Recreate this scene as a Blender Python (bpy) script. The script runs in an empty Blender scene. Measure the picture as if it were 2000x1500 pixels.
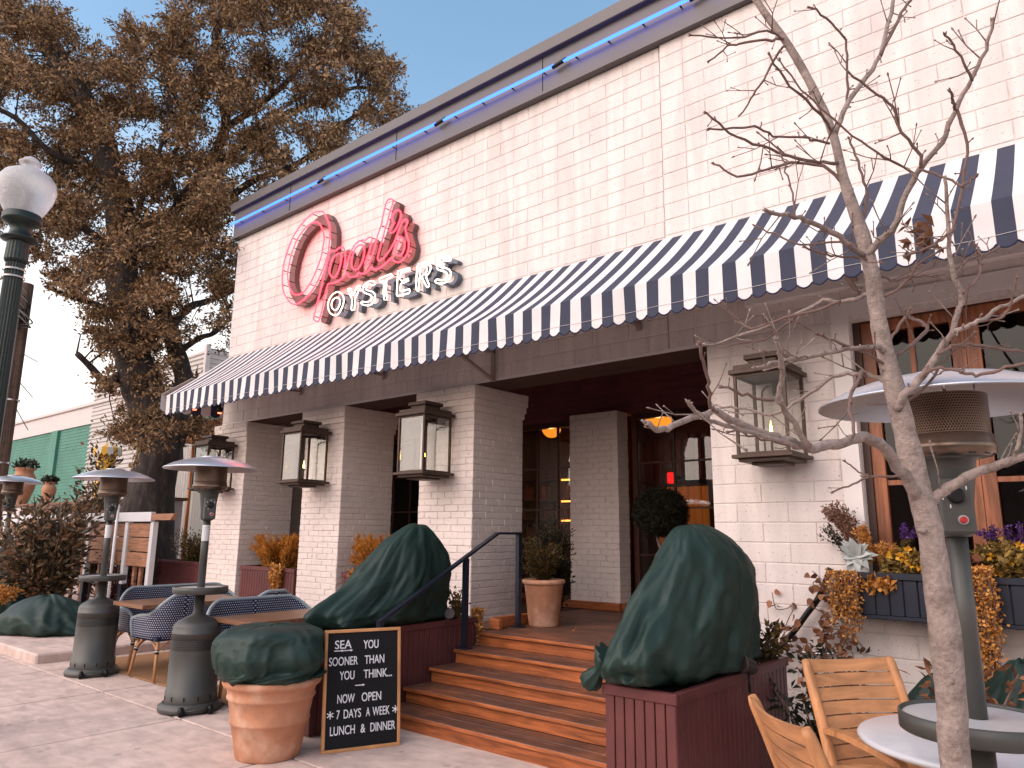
import bpy, bmesh, math, random
import numpy as np
from mathutils import Vector, Matrix, noise as mnoise

# ------------------------------------------------------------------ camera, sky, sun, exposure
SC = bpy.context.scene
COL = SC.collection
F_PX, YAW, PITCH, ROLL, EYE = 1425.0, math.radians(40), math.radians(11.5), math.radians(0.55), 1.52
FW = Vector((-math.sin(YAW) * math.cos(PITCH), math.cos(YAW) * math.cos(PITCH), math.sin(PITCH)))
RT0 = Vector((math.cos(YAW), math.sin(YAW), 0))
UP0 = RT0.cross(FW)
RT = RT0 * math.cos(ROLL) + UP0 * math.sin(ROLL)
UP = UP0 * math.cos(ROLL) - RT0 * math.sin(ROLL)
CAM = Vector((0, 0, EYE))
cd = bpy.data.cameras.new('camera')
cam = bpy.data.objects.new('camera', cd)
COL.objects.link(cam)
cd.sensor_fit = 'HORIZONTAL'
cd.sensor_width = 36
cd.lens = 36 * F_PX / 2000
cd.clip_start, cd.clip_end = 0.05, 3000
cam.matrix_world = Matrix(((RT.x, UP.x, -FW.x, 0), (RT.y, UP.y, -FW.y, 0), (RT.z, UP.z, -FW.z, EYE), (0, 0, 0, 1)))
SC.camera = cam

SUN_EL, SUN_AZ = math.radians(34), math.radians(-162)      # azimuth from +Y (into the building) towards +X
W_ = bpy.data.worlds.new('World')
SC.world = W_
W_.use_nodes = True
wn, wl = W_.node_tree.nodes, W_.node_tree.links
wn.clear()
sky = wn.new('ShaderNodeTexSky')
sky.sky_type = 'NISHITA'
sky.sun_disc = False
sky.sun_elevation = SUN_EL
sky.sun_rotation = SUN_AZ
sky.air_density, sky.dust_density, sky.ozone_density, sky.altitude = 1.0, 1.4, 1.0, 150
hs = wn.new('ShaderNodeHueSaturation')
hs.inputs['Saturation'].default_value = 1.0
hs.inputs['Hue'].default_value = 0.485
wl.new(sky.outputs[0], hs.inputs['Color'])
bg = wn.new('ShaderNodeBackground')
bg.inputs[1].default_value = 0.125
wo = wn.new('ShaderNodeOutputWorld')
# pale haze low in the sky, the same all the way round
tc = wn.new('ShaderNodeTexCoord'); sx = wn.new('ShaderNodeSeparateXYZ'); mr = wn.new('ShaderNodeMapRange'); mr.interpolation_type = 'SMOOTHERSTEP'
wl.new(tc.outputs['Generated'], sx.inputs[0]); wl.new(sx.outputs[2], mr.inputs[0])
for i_, q_ in enumerate((0.10, 0.56, 1.0, 0.0)): mr.inputs[i_+1].default_value = q_
mixw = wn.new('ShaderNodeMix'); mixw.data_type = 'RGBA'
mixw.inputs[7].default_value = (5.2, 4.8, 4.5, 1)
wl.new(mr.outputs[0], mixw.inputs[0]); wl.new(hs.outputs[0], mixw.inputs[6]); wl.new(mixw.outputs[2], bg.inputs[0])
wl.new(bg.outputs[0], wo.inputs[0])

sd = bpy.data.lights.new('sun', 'SUN')
sd.energy = 1.3
sd.angle = math.radians(95)
sd.color = (1.0, 0.76, 0.64)
sun = bpy.data.objects.new('sun', sd)
COL.objects.link(sun)
to_sun = Vector((math.sin(SUN_AZ) * math.cos(SUN_EL), math.cos(SUN_AZ) * math.cos(SUN_EL), math.sin(SUN_EL)))
sun.rotation_euler = to_sun.to_track_quat('Z', 'Y').to_euler()
SC.view_settings.view_transform = 'Standard'
SC.view_settings.look = 'None'
SC.view_settings.gamma = 1
SC.view_settings.exposure = 1.25
SC.cycles.max_bounces = 8
SC.cycles.use_denoising = True
SC.cycles.transparent_max_bounces = 24

# ------------------------------------------------------------------ pixel helpers (photo is 2000 x 1500)
def ray(px, py):
    return FW + RT * ((px - 1000) / F_PX) - UP * ((py - 750) / F_PX)
def GZ(px, py, z):
    d = ray(px, py); return CAM + d * ((z - EYE) / d.z)
def GY(px, py, y):
    d = ray(px, py); return CAM + d * (y / d.y)
def GX(px, py, x):
    d = ray(px, py); return CAM + d * (x / d.x)
def GD(px, py, t):
    return CAM + ray(px, py) * t
def project(p):
    d = Vector(p) - CAM; z = d.dot(FW)
    return 1000 + F_PX * d.dot(RT) / z, 750 - F_PX * d.dot(UP) / z, z

# ------------------------------------------------------------------ object helpers
def tag(o, label=None, cat=None, group=None, kind=None):
    if label: o['label'] = label
    if cat: o['category'] = cat
    if group: o['group'] = group
    if kind: o['kind'] = kind
    return o
def thing(name, label, cat, loc=(0, 0, 0), rotz=0, group=None):
    o = bpy.data.objects.new(name, None)
    COL.objects.link(o)
    o.empty_display_size = 0.1
    o.location = loc; o.rotation_euler = (0, 0, rotz)
    return tag(o, label, cat, group)
def link(name, me, parent=None, mats=None, loc=None, rotz=None):
    o = bpy.data.objects.new(name, me)
    COL.objects.link(o)
    if mats is not None and not me.materials:
        for m in (mats if isinstance(mats, (list, tuple)) else [mats]): me.materials.append(m)
    if parent: o.parent = parent
    if loc is not None: o.location = loc
    if rotz is not None: o.rotation_euler = (0, 0, rotz)
    return o
def copy_tree(o, parent=None):
    c = o.copy(); COL.objects.link(c); c.parent = parent
    for ch in list(o.children): copy_tree(ch, c)
    return c
class MB:
    """collects plain geometry, then builds one mesh"""
    def __init__(s): s.v, s.f, s.m, s.sm = [], [], [], []
    def add(s, v, f, mi=0, smooth=False):
        b = len(s.v)
        s.v += [tuple(q) for q in v]
        s.f += [tuple(i + b for i in q) for q in f]
        s.m += [mi] * len(f); s.sm += [smooth] * len(f)
        return s
    def box(s, lo, hi, mi=0, bev=0.0, mat=None):
        x0, y0, z0 = lo; x1, y1, z1 = hi
        if bev <= 0:
            v = [(x0,y0,z0),(x1,y0,z0),(x1,y1,z0),(x0,y1,z0),(x0,y0,z1),(x1,y0,z1),(x1,y1,z1),(x0,y1,z1)]
            f = [(0,3,2,1),(4,5,6,7),(0,1,5,4),(1,2,6,5),(2,3,7,6),(3,0,4,7)]
        else:
            b = min(bev, (x1-x0)*.45, (y1-y0)*.45, (z1-z0)*.45)
            v = []
            for z, i in ((z0, b), (z0 + b, 0), (z1 - b, 0), (z1, b)):
                if i: ring = [(x0+b,y0+b),(x1-b,y0+b),(x1-b,y1-b),(x0+b,y1-b)]; ring = [q for q in ring for _ in (0, 1)]
                else: ring = [(x0,y0+b),(x0+b,y0),(x1-b,y0),(x1,y0+b),(x1,y1-b),(x1-b,y1),(x0+b,y1),(x0,y1-b)]
                if i: ring = [ring[0],ring[0],ring[2],ring[2],ring[4],ring[4],ring[6],ring[6]]
                v += [(a, c, z) for a, c in ring]
            f = [tuple(range(7, -1, -1))[::2], tuple(range(24, 32))[::2]]
            for r in range(3):
                for k in range(8):
                    a, c = r*8+k, r*8+(k+1) % 8
                    q = (a, c, c+8, a+8)
                    pts = []
                    for w in q:
                        if not pts or v[w] != v[pts[-1]]: pts.append(w)
                    if len(pts) > 1 and v[pts[0]] == v[pts[-1]]: pts.pop()
                    if len(pts) >= 3: f.append(tuple(pts))
        if mat is not None: v = [mat @ Vector(q) for q in v]
        return s.add(v, f, mi)
    def bar(s, a, b, w, h=None, mi=0, up=(0, 0, 1)):
        """rectangular bar from a to b"""
        a, b = Vector(a), Vector(b); h = h or w
        d = (b - a).normalized(); u = Vector(up)
        if abs(d.dot(u)) > .99: u = Vector((1, 0, 0))
        r = d.cross(u).normalized(); u = r.cross(d)
        v = [p + r * (sx * w / 2) + u * (sz * h / 2) for p in (a, b) for sx, sz in ((-1,-1),(1,-1),(1,1),(-1,1))]
        return s.add(v, [(3,2,1,0),(4,5,6,7),(0,1,5,4),(1,2,6,5),(2,3,7,6),(3,0,4,7)], mi)
    def tube(s, pts, rad, seg=8, mi=0, closed=False, caps=True):
        P = [Vector(p) for p in pts]; n = len(P)
        R = [rad] * n if isinstance(rad, (int, float)) else list(rad)
        T = []
        for i in range(n):
            a = P[(i-1) % n] if closed else P[max(i-1, 0)]; b = P[(i+1) % n] if closed else P[min(i+1, n-1)]
            d = b - a
            T.append(d.normalized() if d.length > 1e-9 else Vector((0, 0, 1)))
        u = T[0].orthogonal().normalized(); V = []
        for i in range(n):
            u = u - T[i] * u.dot(T[i])
            if u.length < 1e-6: u = T[i].orthogonal()
            u.normalize(); w = T[i].cross(u)
            V += [P[i] + (u * math.cos(2*math.pi*k/seg) + w * math.sin(2*math.pi*k/seg)) * R[i] for k in range(seg)]
        Fc = []
        for i in range(n if closed else n - 1):
            j = (i + 1) % n
            for k in range(seg):
                l = (k + 1) % seg
                Fc.append((i*seg+k, i*seg+l, j*seg+l, j*seg+k))
        s.add(V, Fc, mi, True)
        if caps and not closed:
            b = len(s.v) - len(V)
            s.f += [tuple(b + k for k in range(seg-1, -1, -1)), tuple(b + (n-1)*seg + k for k in range(seg))]
            s.m += [mi, mi]; s.sm += [False, False]
        return s
    def lathe(s, prof, seg=32, mi=0, c=(0, 0, 0), smooth=True, cap=True):
        V = [(c[0] + r*math.cos(2*math.pi*k/seg), c[1] + r*math.sin(2*math.pi*k/seg), c[2] + z) for r, z in prof for k in range(seg)]
        Fc = [(i*seg+k, i*seg+(k+1) % seg, (i+1)*seg+(k+1) % seg, (i+1)*seg+k) for i in range(len(prof)-1) for k in range(seg)]
        s.add(V, Fc, mi, smooth)
        if cap:
            b = len(s.v) - len(V)
            for i, rev in ((0, True), (len(prof)-1, False)):
                if prof[i][0] > 1e-4:
                    r = [b + i*seg + k for k in range(seg)]
                    s.f.append(tuple(r[::-1] if rev else r)); s.m.append(mi); s.sm.append(False)
        return s
    def xf(s, M): s.v = [tuple(M @ Vector(q)) for q in s.v]; return s
    def mesh(s, name):
        me = bpy.data.meshes.new(name)
        me.from_pydata(s.v, [], s.f)
        me.polygons.foreach_set('material_index', s.m)
        me.polygons.foreach_set('use_smooth', s.sm)
        me.update()
        return me
    def build(s, name, mats, parent=None, loc=None, rotz=None):
        me = s.mesh(name)
        return link(name, me, parent, mats, loc, rotz)
def box(name, lo, hi, mats, parent=None, bev=0.0):
    return MB().box(lo, hi, 0, bev).build(name, mats, parent)
def smoothpath(P, n=6, closed=False):
    P = [Vector(p) for p in P]; out = []; N = len(P)
    for i in range(N if closed else N - 1):
        p0 = P[(i-1) % N] if closed or i > 0 else P[i]
        p1, p2 = P[i], P[(i+1) % N]
        p3 = P[(i+2) % N] if closed or i + 2 < N else P[(i+1) % N]
        for k in range(n):
            t = k / n
            out.append(0.5 * ((2*p1) + (p2-p0)*t + (2*p0-5*p1+4*p2-p3)*t*t + (3*p1-p0-3*p2+p3)*t**3))
    if not closed: out.append(P[-1])
    return out
def np_mesh(name, V, Q, mats=None, mi=None, smooth=False):
    """V (n,3) array, Q (m,k) int array"""
    me = bpy.data.meshes.new(name)
    n, (m, k) = len(V), Q.shape
    me.vertices.add(n); me.vertices.foreach_set('co', np.asarray(V, np.float32).ravel())
    me.loops.add(m*k); me.loops.foreach_set('vertex_index', Q.astype(np.int32).ravel())
    me.polygons.add(m); me.polygons.foreach_set('loop_start', np.arange(0, m*k, k, dtype=np.int32))
    me.polygons.foreach_set('loop_total', np.full(m, k, np.int32))
    if mi is not None: me.polygons.foreach_set('material_index', np.asarray(mi, np.int32))
    if smooth: me.polygons.foreach_set('use_smooth', np.ones(m, bool))
    me.update(calc_edges=True)
    return me
RNG = np.random.default_rng(7)
def leaves_geo(C, L, Wd, D=None, spread=1.0, rng=RNG):
    """leaf quads (folded rhombs) at C; D preferred directions; returns V, Q"""
    C = np.asarray(C, float); n = len(C)
    d = rng.normal(size=(n, 3))
    if D is not None: d = np.asarray(D, float) + spread * d
    d /= np.linalg.norm(d, axis=1, keepdims=True) + 1e-9
    r = np.cross(d, rng.normal(size=(n, 3))); r /= np.linalg.norm(r, axis=1, keepdims=True) + 1e-9
    nn = np.cross(r, d)
    L = np.broadcast_to(np.asarray(L, float), (n,)) * rng.uniform(.7, 1.25, n)
    w = np.broadcast_to(np.asarray(Wd, float), (n,)) * rng.uniform(.7, 1.25, n)
    fold = w * rng.uniform(.1, .5, n)
    V = np.empty((n, 4, 3))
    V[:, 0] = C
    V[:, 1] = C + d*(L*.45)[:, None] + r*(w*.5)[:, None] + nn*fold[:, None]
    V[:, 2] = C + d*L[:, None]
    V[:, 3] = C + d*(L*.45)[:, None] - r*(w*.5)[:, None] + nn*fold[:, None]
    Q = np.arange(n*4).reshape(n, 4)
    T = np.concatenate([Q[:, [0, 1, 2]], Q[:, [0, 2, 3]]])
    return V.reshape(-1, 3), T
def leaf_obj(name, C, L, Wd, m, parent=None, D=None, spread=1.0):
    V, T = leaves_geo(C, L, Wd, D, spread)
    return link(name, np_mesh(name, V, T), parent, m)
def blob_points(n, c, r, hollow=0.0):
    p = RNG.normal(size=(n, 3)); p /= np.linalg.norm(p, axis=1, keepdims=True)
    rad = RNG.uniform(hollow**3, 1, n)**(1/3)
    return np.asarray(c) + p * rad[:, None] * np.asarray(r)

# ------------------------------------------------------------------ materials
def _node(nt, t, **kw):
    n = nt.nodes.new(t)
    for k, v in kw.items(): setattr(n, k, v)
    return n
MATS = {}
def mat(name, col, rough=.6, metal=0.0, var=0.0, vscale=6.0, bump=0.0, bscale=60.0, spec=.5, emit=None, estr=0.0,
        coord='Object', island=0.0, pits=0.0, pitscale=120.0, col2=None, mix_scale=3.0, mix_lo=.45, mix_hi=.65, trans=0.0,
        sheen=0.0, grain=None, coat=0.0, subs=0.0, stretch=None, ior=1.45):
    if name in MATS: return MATS[name]
    m = bpy.data.materials.new(name); m.use_nodes = True
    nt = m.node_tree; b = nt.nodes['Principled BSDF']; L = nt.links
    b.inputs['Roughness'].default_value = rough
    b.inputs['Metallic'].default_value = metal
    b.inputs['Specular IOR Level'].default_value = spec
    b.inputs['Transmission Weight'].default_value = trans
    b.inputs['Coat Weight'].default_value = coat
    b.inputs['IOR'].default_value = ior
    b.inputs['Base Color'].default_value = (*col, 1)
    if emit: b.inputs['Emission Color'].default_value = (*emit, 1); b.inputs['Emission Strength'].default_value = estr
    need = var or bump or pits or col2 or grain
    if need:
        if coord == 'World':
            vec = _node(nt, 'ShaderNodeNewGeometry').outputs['Position']
        else: vec = _node(nt, 'ShaderNodeTexCoord').outputs[coord]
        if stretch:
            mp = _node(nt, 'ShaderNodeMapping'); mp.inputs['Scale'].default_value = stretch
            L.new(vec, mp.inputs['Vector']); vec = mp.outputs[0]
    c_out = None
    def rgbmix(a, bcol, fac, mode='MIX'):
        n = _node(nt, 'ShaderNodeMix', data_type='RGBA', blend_type=mode)
        if isinstance(fac, float): n.inputs[0].default_value = fac
        else: L.new(fac, n.inputs[0])
        for s, q in ((6, a), (7, bcol)):
            if isinstance(q, tuple): n.inputs[s].default_value = (*q, 1)
            else: L.new(q, n.inputs[s])
        return n.outputs[2]
    base = tuple(col)
    def tex(scale, detail=4, rgh=.6):
        n = _node(nt, 'ShaderNodeTexNoise'); n.inputs['Scale'].default_value = scale; n.inputs['Detail'].default_value = detail
        n.inputs['Roughness'].default_value = rgh
        L.new(vec, n.inputs['Vector']); return n.outputs[0]
    def rng_(v, lo, hi, a=0.0, c=1.0):
        n = _node(nt, 'ShaderNodeMapRange'); L.new(v, n.inputs[0])
        for i, q in enumerate((lo, hi, a, c)): n.inputs[i+1].default_value = q
        return n.outputs[0]
    if col2: base = rgbmix(base, tuple(col2), rng_(tex(mix_scale), mix_lo, mix_hi))
    if grain:   # stretched wood grain: (stretch xyz, strength)
        mp = _node(nt, 'ShaderNodeMapping'); mp.inputs['Scale'].default_value = grain[0]
        L.new(vec, mp.inputs['Vector'])
        n = _node(nt, 'ShaderNodeTexNoise'); n.inputs['Scale'].default_value = 1.0; n.inputs['Detail'].default_value = 5
        n.inputs['Distortion'].default_value = 1.2
        L.new(mp.outputs[0], n.inputs['Vector'])
        g = rng_(n.outputs[0], .3, .7, 1 - grain[1], 1 + grain[1]*.5)
        base = rgbmix(base, g, 1.0, 'MULTIPLY')
    if var:
        base = rgbmix(base, rng_(tex(vscale, 6), .25, .75, 1 - var, 1 + var*.6), 1.0, 'MULTIPLY')
    if island:
        g = _node(nt, 'ShaderNodeNewGeometry')
        base = rgbmix(base, rng_(g.outputs['Random Per Island'], 0, 1, 1 - island, 1 + island), 1.0, 'MULTIPLY')
    hs = []
    if pits:
        v = _node(nt, 'ShaderNodeTexVoronoi'); v.inputs['Scale'].default_value = pitscale; L.new(vec, v.inputs['Vector'])
        thr = rng_(tex(pitscale*.45, 2), .42, .75, .0, .34)
        cmp_ = _node(nt, 'ShaderNodeMath', operation='LESS_THAN'); L.new(v.outputs['Distance'], cmp_.inputs[0]); L.new(thr, cmp_.inputs[1])
        base = rgbmix(base, (0.10, 0.075, 0.065), rng_(cmp_.outputs[0], 0, 1, 0, pits))
    if not isinstance(base, tuple): L.new(base, b.inputs['Base Color'])
    if bump:
        bn = _node(nt, 'ShaderNodeBump'); bn.inputs['Strength'].default_value = min(1, bump); bn.inputs['Distance'].default_value = .01
        L.new(tex(bscale, 5), bn.inputs['Height']); L.new(bn.outputs[0], b.inputs['Normal'])
    MATS[name] = m
    return m
def emitter(name, col, s):
    if name in MATS: return MATS[name]
    m = bpy.data.materials.new(name); m.use_nodes = True; nt = m.node_tree; nt.nodes.clear()
    e = nt.nodes.new('ShaderNodeEmission'); o = nt.nodes.new('ShaderNodeOutputMaterial')
    e.inputs[0].default_value = (*col, 1); e.inputs[1].default_value = s
    nt.links.new(e.outputs[0], o.inputs[0]); MATS[name] = m; return m
def leafmat(name, col, var=.45, col2=None, rough=.65, trans=.25):
    """leaf: per-leaf colour, a little light through the blade"""
    if name in MATS: return MATS[name]
    m = bpy.data.materials.new(name); m.use_nodes = True; nt = m.node_tree; L = nt.links
    b = nt.nodes['Principled BSDF']; out = nt.nodes['Material Output']
    g = nt.nodes.new('ShaderNodeNewGeometry'); r = nt.nodes.new('ShaderNodeValToRGB')
    c2 = col2 or tuple(min(1, q*1.5) for q in col)
    r.color_ramp.elements[0].color = (*[q*(1-var) for q in col], 1)
    r.color_ramp.elements[1].color = (*c2, 1)
    e = r.color_ramp.elements.new(.55); e.color = (*col, 1)
    L.new(g.outputs['Random Per Island'], r.inputs[0]); L.new(r.outputs[0], b.inputs['Base Color'])
    b.inputs['Roughness'].default_value = rough; b.inputs['Specular IOR Level'].default_value = .3
    t = nt.nodes.new('ShaderNodeBsdfTranslucent'); L.new(r.outputs[0], t.inputs[0])
    mx = nt.nodes.new('ShaderNodeMixShader'); mx.inputs[0].default_value = trans
    L.new(b.outputs[0], mx.inputs[1]); L.new(t.outputs[0], mx.inputs[2]); L.new(mx.outputs[0], out.inputs[0])
    MATS[name] = m; return m
def glassmat(name, tint=(1, 1, 1), rough=0.0, refl=1.0):
    if name in MATS: return MATS[name]
    m = bpy.data.materials.new(name); m.use_nodes = True; nt = m.node_tree; nt.nodes.clear(); L = nt.links
    o = nt.nodes.new('ShaderNodeOutputMaterial'); t = nt.nodes.new('ShaderNodeBsdfTransparent'); gl = nt.nodes.new('ShaderNodeBsdfGlossy')
    fr = nt.nodes.new('ShaderNodeFresnel'); fr.inputs[0].default_value = 1.5
    mu = nt.nodes.new('ShaderNodeMath'); mu.operation = 'MULTIPLY'; mu.inputs[1].default_value = refl; L.new(fr.outputs[0], mu.inputs[0])
    mx = nt.nodes.new('ShaderNodeMixShader'); t.inputs[0].default_value = (*tint, 1); gl.inputs['Roughness'].default_value = rough
    L.new(mu.outputs[0], mx.inputs[0]); L.new(t.outputs[0], mx.inputs[1]); L.new(gl.outputs[0], mx.inputs[2]); L.new(mx.outputs[0], o.inputs[0])
    MATS[name] = m; return m

PAINT = mat('white_paint', (.74, .65, .61), .75, var=.12, vscale=1.6, grain=((5, 5, .5), .15), bump=.25, bscale=45, coord='World', pits=.7, pitscale=62)
PAINTB = mat('white_paint_brick', (.78, .665, .61), .7, var=.10, vscale=3, bump=.5, bscale=55, coord='World', pits=.5, pitscale=30)
MORTAR = mat('painted_mortar', (.66, .585, .555), .9, var=.2, vscale=20, coord='World')
TRIMW = mat('smooth_white_trim', (.74, .68, .65), .6, var=.06, vscale=3, coord='World')
COPING = mat('taupe_sheet_metal', (.105, .092, .092), .45, metal=.3, var=.12, vscale=1.5, coord='World')
BURG = mat('burgundy_paint', (.125, .036, .035), .42, var=.25, vscale=5, bump=.08, bscale=70, coord='World', grain=((3, 3, .6), .15))
NAVYP = mat('navy_paint', (.013, .016, .028), .38, var=.2, vscale=8, coord='World')
IPE = mat('reddish_hardwood', (.42, .125, .042), .42, var=.25, vscale=3, coord='World', grain=((2.2, 26, 30), .55), bump=.1, bscale=50)
IPED = mat('worn_hardwood_tread', (.135, .060, .038), .5, col2=(.26, .092, .045), mix_scale=2.2, var=.3, vscale=7, coord='World', grain=((2, 40, 30), .5), bump=.15, bscale=60)
OAKW = mat('stained_window_wood', (.30, .10, .042), .4, var=.2, vscale=4, coord='World', grain=((22, 22, 1.6), .55))
DARKWOOD = mat('dark_burgundy_wood', (.17, .048, .044), .5, var=.3, vscale=4, coord='World', grain=((2, 20, 20), .4))
BLACKM = mat('black_metal', (.012, .011, .012), .4, metal=.4)
GUN = mat('gunmetal_paint', (.075, .073, .066), .42, metal=.25, var=.12, vscale=6, bump=.05, bscale=200)
STEEL = mat('brushed_steel', (.50, .50, .52), .28, metal=1.0, var=.12, vscale=10)
BRONZE = mat('aged_bronze', (.080, .050, .037), .55, metal=.3, var=.35, vscale=12)
TERRA = mat('terracotta', (.50, .225, .125), .85, col2=(.64, .41, .29), mix_scale=5, mix_lo=.48, mix_hi=.75, var=.22, vscale=9, bump=.12, bscale=50)
TARP = mat('dark_green_cloth', (.014, .034, .027), .52, var=.12, vscale=2.0, bump=.12, bscale=40, spec=.35)
GLASS = glassmat('clear_glass', (.93, .95, .94), .0, 1.4)
LGLASS = glassmat('lantern_glass', (.95, .955, .95), .02, .25)
SOIL = mat('dark_soil', (.03, .018, .012), .95, var=.5, vscale=40, bump=.6, bscale=60)
BARK = mat('oak_bark', (.035, .025, .021), .9, col2=(.075, .056, .047), mix_scale=9, var=.4, vscale=22, bump=1.0, bscale=24, stretch=(1, 1, .35))
# ------------------------------------------------------------------ ground
GROUND = mat('asphalt', (.05, .047, .046), .9, var=.25, vscale=3, bump=.3, bscale=80, coord='World')
CONC = mat('pavement_concrete', (.66, .505, .435), .85, col2=(.54, .405, .345), mix_scale=.9, mix_lo=.40, mix_hi=.72, var=.26, vscale=5, bump=.3, bscale=110, coord='World', grain=((3.5, 9, 1), .16), pits=.28, pitscale=7)
g = MB().box((-300, -300, -.30), (300, 300, -.14)).build('ground', GROUND); tag(g, kind='structure')
walk = MB().box((-60, -1.6, -.139), (12, 9.0, -.012)).build('pavement', mat('joint_dirt', (.10, .075, .06), .95, var=.3, vscale=30, coord='World')); tag(walk, kind='structure')
slab_cache = {}
jy = [-1.6, 0.15, 1.65, 3.17, 4.7, 6.3, 9.0]
jx = [-60, -45, -33, -24, -18, -14.5] + [round(-12.26 + 1.52*i, 3) for i in range(0, 17)]
def slab(x0, x1, y0, y1):
    g_ = .010; k = (round(x1-x0, 3), round(y1-y0, 3))
    if k not in slab_cache: slab_cache[k] = MB().box((g_, g_, -.03), (k[0]-g_, k[1]-g_, 0), 0, .006).mesh('pavement_slab')
    return link('pavement_slab', slab_cache[k], walk, CONC, (x0, y0, 0))
for i in range(len(jx)-1):
    for j in range(len(jy)-1): slab(jx[i], jx[i+1], jy[j], jy[j+1])

# ------------------------------------------------------------------ the restaurant
WY = 5.75                    # street face of the upper wall
XL, XR = -10.72, 3.2         # its two ends
LZ, CZ, TZ = 3.11, 6.20, 6.80  # lintel underside, coping underside, coping top
JX = -2.98                   # control joint in the wall
BACK = 15.0
WIN = (-1.47, 1.32, 1.20, 3.16)   # x0, x1, z0, z1 of the wooden window
B = thing('restaurant_building', 'white painted block restaurant with brick pillars, porch and grey metal coping', 'building', (XL, WY, 0))
Bi = B.matrix_basis.inverted()
def bpart(o):
    o.parent = B; o.location = Vector(o.location) - Vector((XL, WY, 0)); return o
w = MB()
J = .006                     # joint depth
w.box((XL+.01, WY+J, LZ+.004), (JX-.03, WY+.40, TZ-.12))
w.box((JX, WY+J-.02, LZ+.004), (XR, WY+.40, TZ-.12))
w.box((JX-.03, WY+.010, LZ+.004), (JX, WY+.40, TZ-.12))
w.box((-2.63, WY+J-.02, 0), (WIN[0], WY+.40, LZ+.004))
w.box((WIN[0], WY+J-.02, 0), (WIN[1], WY+.40, WIN[2]))
w.box((WIN[1], WY+J-.02, 0), (XR, WY+.40, LZ+.004))
w.box((XL+.01, WY+.40, 0), (XL+.25, BACK, TZ-.12))
w.box((XR-.25, WY+.40, 0), (XR, BACK, TZ-.12))
w.box((XL+.25, BACK-.25, 0), (XR-.25, BACK, TZ-.12))
w.box((XL+.25, WY+.40, TZ-.5), (XR-.25, BACK-.25, TZ-.3))
wall = bpart(w.build('wall', MORTAR))
trim = MB().box((XL+.004, WY-.003, LZ), (JX-.03, WY+.41, LZ+.028)).box((JX-.03, WY-.021, LZ), (-2.63, WY+.41, LZ+.028))
bpart(trim.build('lintel_trim', TRIMW))
# blocks
CH, BL, JW = .1524, .4064, .0065
blocks = []
def cut(a, b, holes):
    out = [(a, b)]
    for h0, h1 in holes:
        nxt = []
        for s0, s1 in out:
            if h1 <= s0 or h0 >= s1: nxt.append((s0, s1)); continue
            if s0 < h0: nxt.append((s0, h0))
            if s1 > h1: nxt.append((h1, s1))
        out = nxt
    return [q for q in out if q[1]-q[0] > .03]
row = 0; z = LZ + .028 - CH*round((LZ+.028)/CH)
while z < CZ - .02:
    z0, z1 = max(z, .0), min(z + CH, CZ + .05)
    if z1 - z0 > .05:
        off = (row % 2) * BL/2
        segs = []
        if z0 >= LZ: segs += [(XL, JX-.014, 0), (JX, JX+.24, 1), (JX+.24, XR, 1)]
        else: segs += [(-2.63, XR, 1)]
        for a, b, proud in segs:
            x = a + (off if b - a > .5 else 0) - BL
            while x < b:
                s0, s1 = max(x, a), min(x + BL, b)
                if s1 - s0 > .03:
                    holes = [(WIN[0], WIN[1])] if (z1 > WIN[2]+.01 and z0 < WIN[3]-.01) else []
                    for c0, c1 in cut(s0, s1, holes): blocks.append((c0, c1, z0, z1, proud))
                x += BL
    z += CH; row += 1
def block_geo(wd, ht, seed=0):
    r = random.Random(seed); b = .005; h = JW/2
    x0, x1, z0, z1 = h, wd-h, h, ht-h
    j = lambda: r.uniform(-.0012, .0012)
    v = [(x0,.012,z0),(x1,.012,z0),(x1,.012,z1),(x0,.012,z1),
         (x0,.003,z0),(x1,.003,z0),(x1,.003,z1),(x0,.003,z1),
         (x0+b+j(),j(),z0+b+j()),(x1-b+j(),j(),z0+b+j()),(x1-b+j(),j(),z1-b+j()),(x0+b+j(),j(),z1-b+j())]
    f = [(8,9,10,11)] + [(i, (i+1) % 4, (i+1) % 4+4, i+4) for i in range(4)] + [(i+4, (i+1) % 4+4, (i+1) % 4+8, i+8) for i in range(4)]
    return v, f
def area(q):
    c0, c1, z0, z1, _ = q
    pa = [project((x, WY, zz)) for x, zz in ((c0, z0), (c1, z0), (c1, z1), (c0, z1))]
    if any(p[2] < .1 for p in pa): return 0
    cx, cy = sum(p[0] for p in pa)/4, sum(p[1] for p in pa)/4
    if not (0 <= cx <= 2000 and 0 <= cy <= 1500): return 0
    return abs(sum(pa[i][0]*pa[(i+1) % 4][1]-pa[(i+1) % 4][0]*pa[i][1] for i in range(4)))/2
blocks.sort(key=area, reverse=True)
bc = {}; rest = MB()
for i, (c0, c1, z0, z1, pr) in enumerate(blocks):
    y = WY - (.02 if pr else 0) + random.Random(i).uniform(-.0012, .0012)
    if i < 300:
        k = (round(c1-c0, 3), round(z1-z0, 3))
        if k not in bc: m_ = MB(); m_.add(*block_geo(k[0], k[1], i)); bc[k] = m_.mesh('block')
        o = link('block', bc[k], wall, PAINT, Vector((c0, y, z0)) - Vector((XL, WY, 0)) + Vector((XL, WY, 0)))
    else:
        v, f = block_geo(c1-c0, z1-z0, i)
        rest.add([(a+c0, b_+y, c_+z0) for a, b_, c_ in v], f)
tag(link('blocks', rest.mesh('blocks'), wall, PAINT), kind='stuff')
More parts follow.
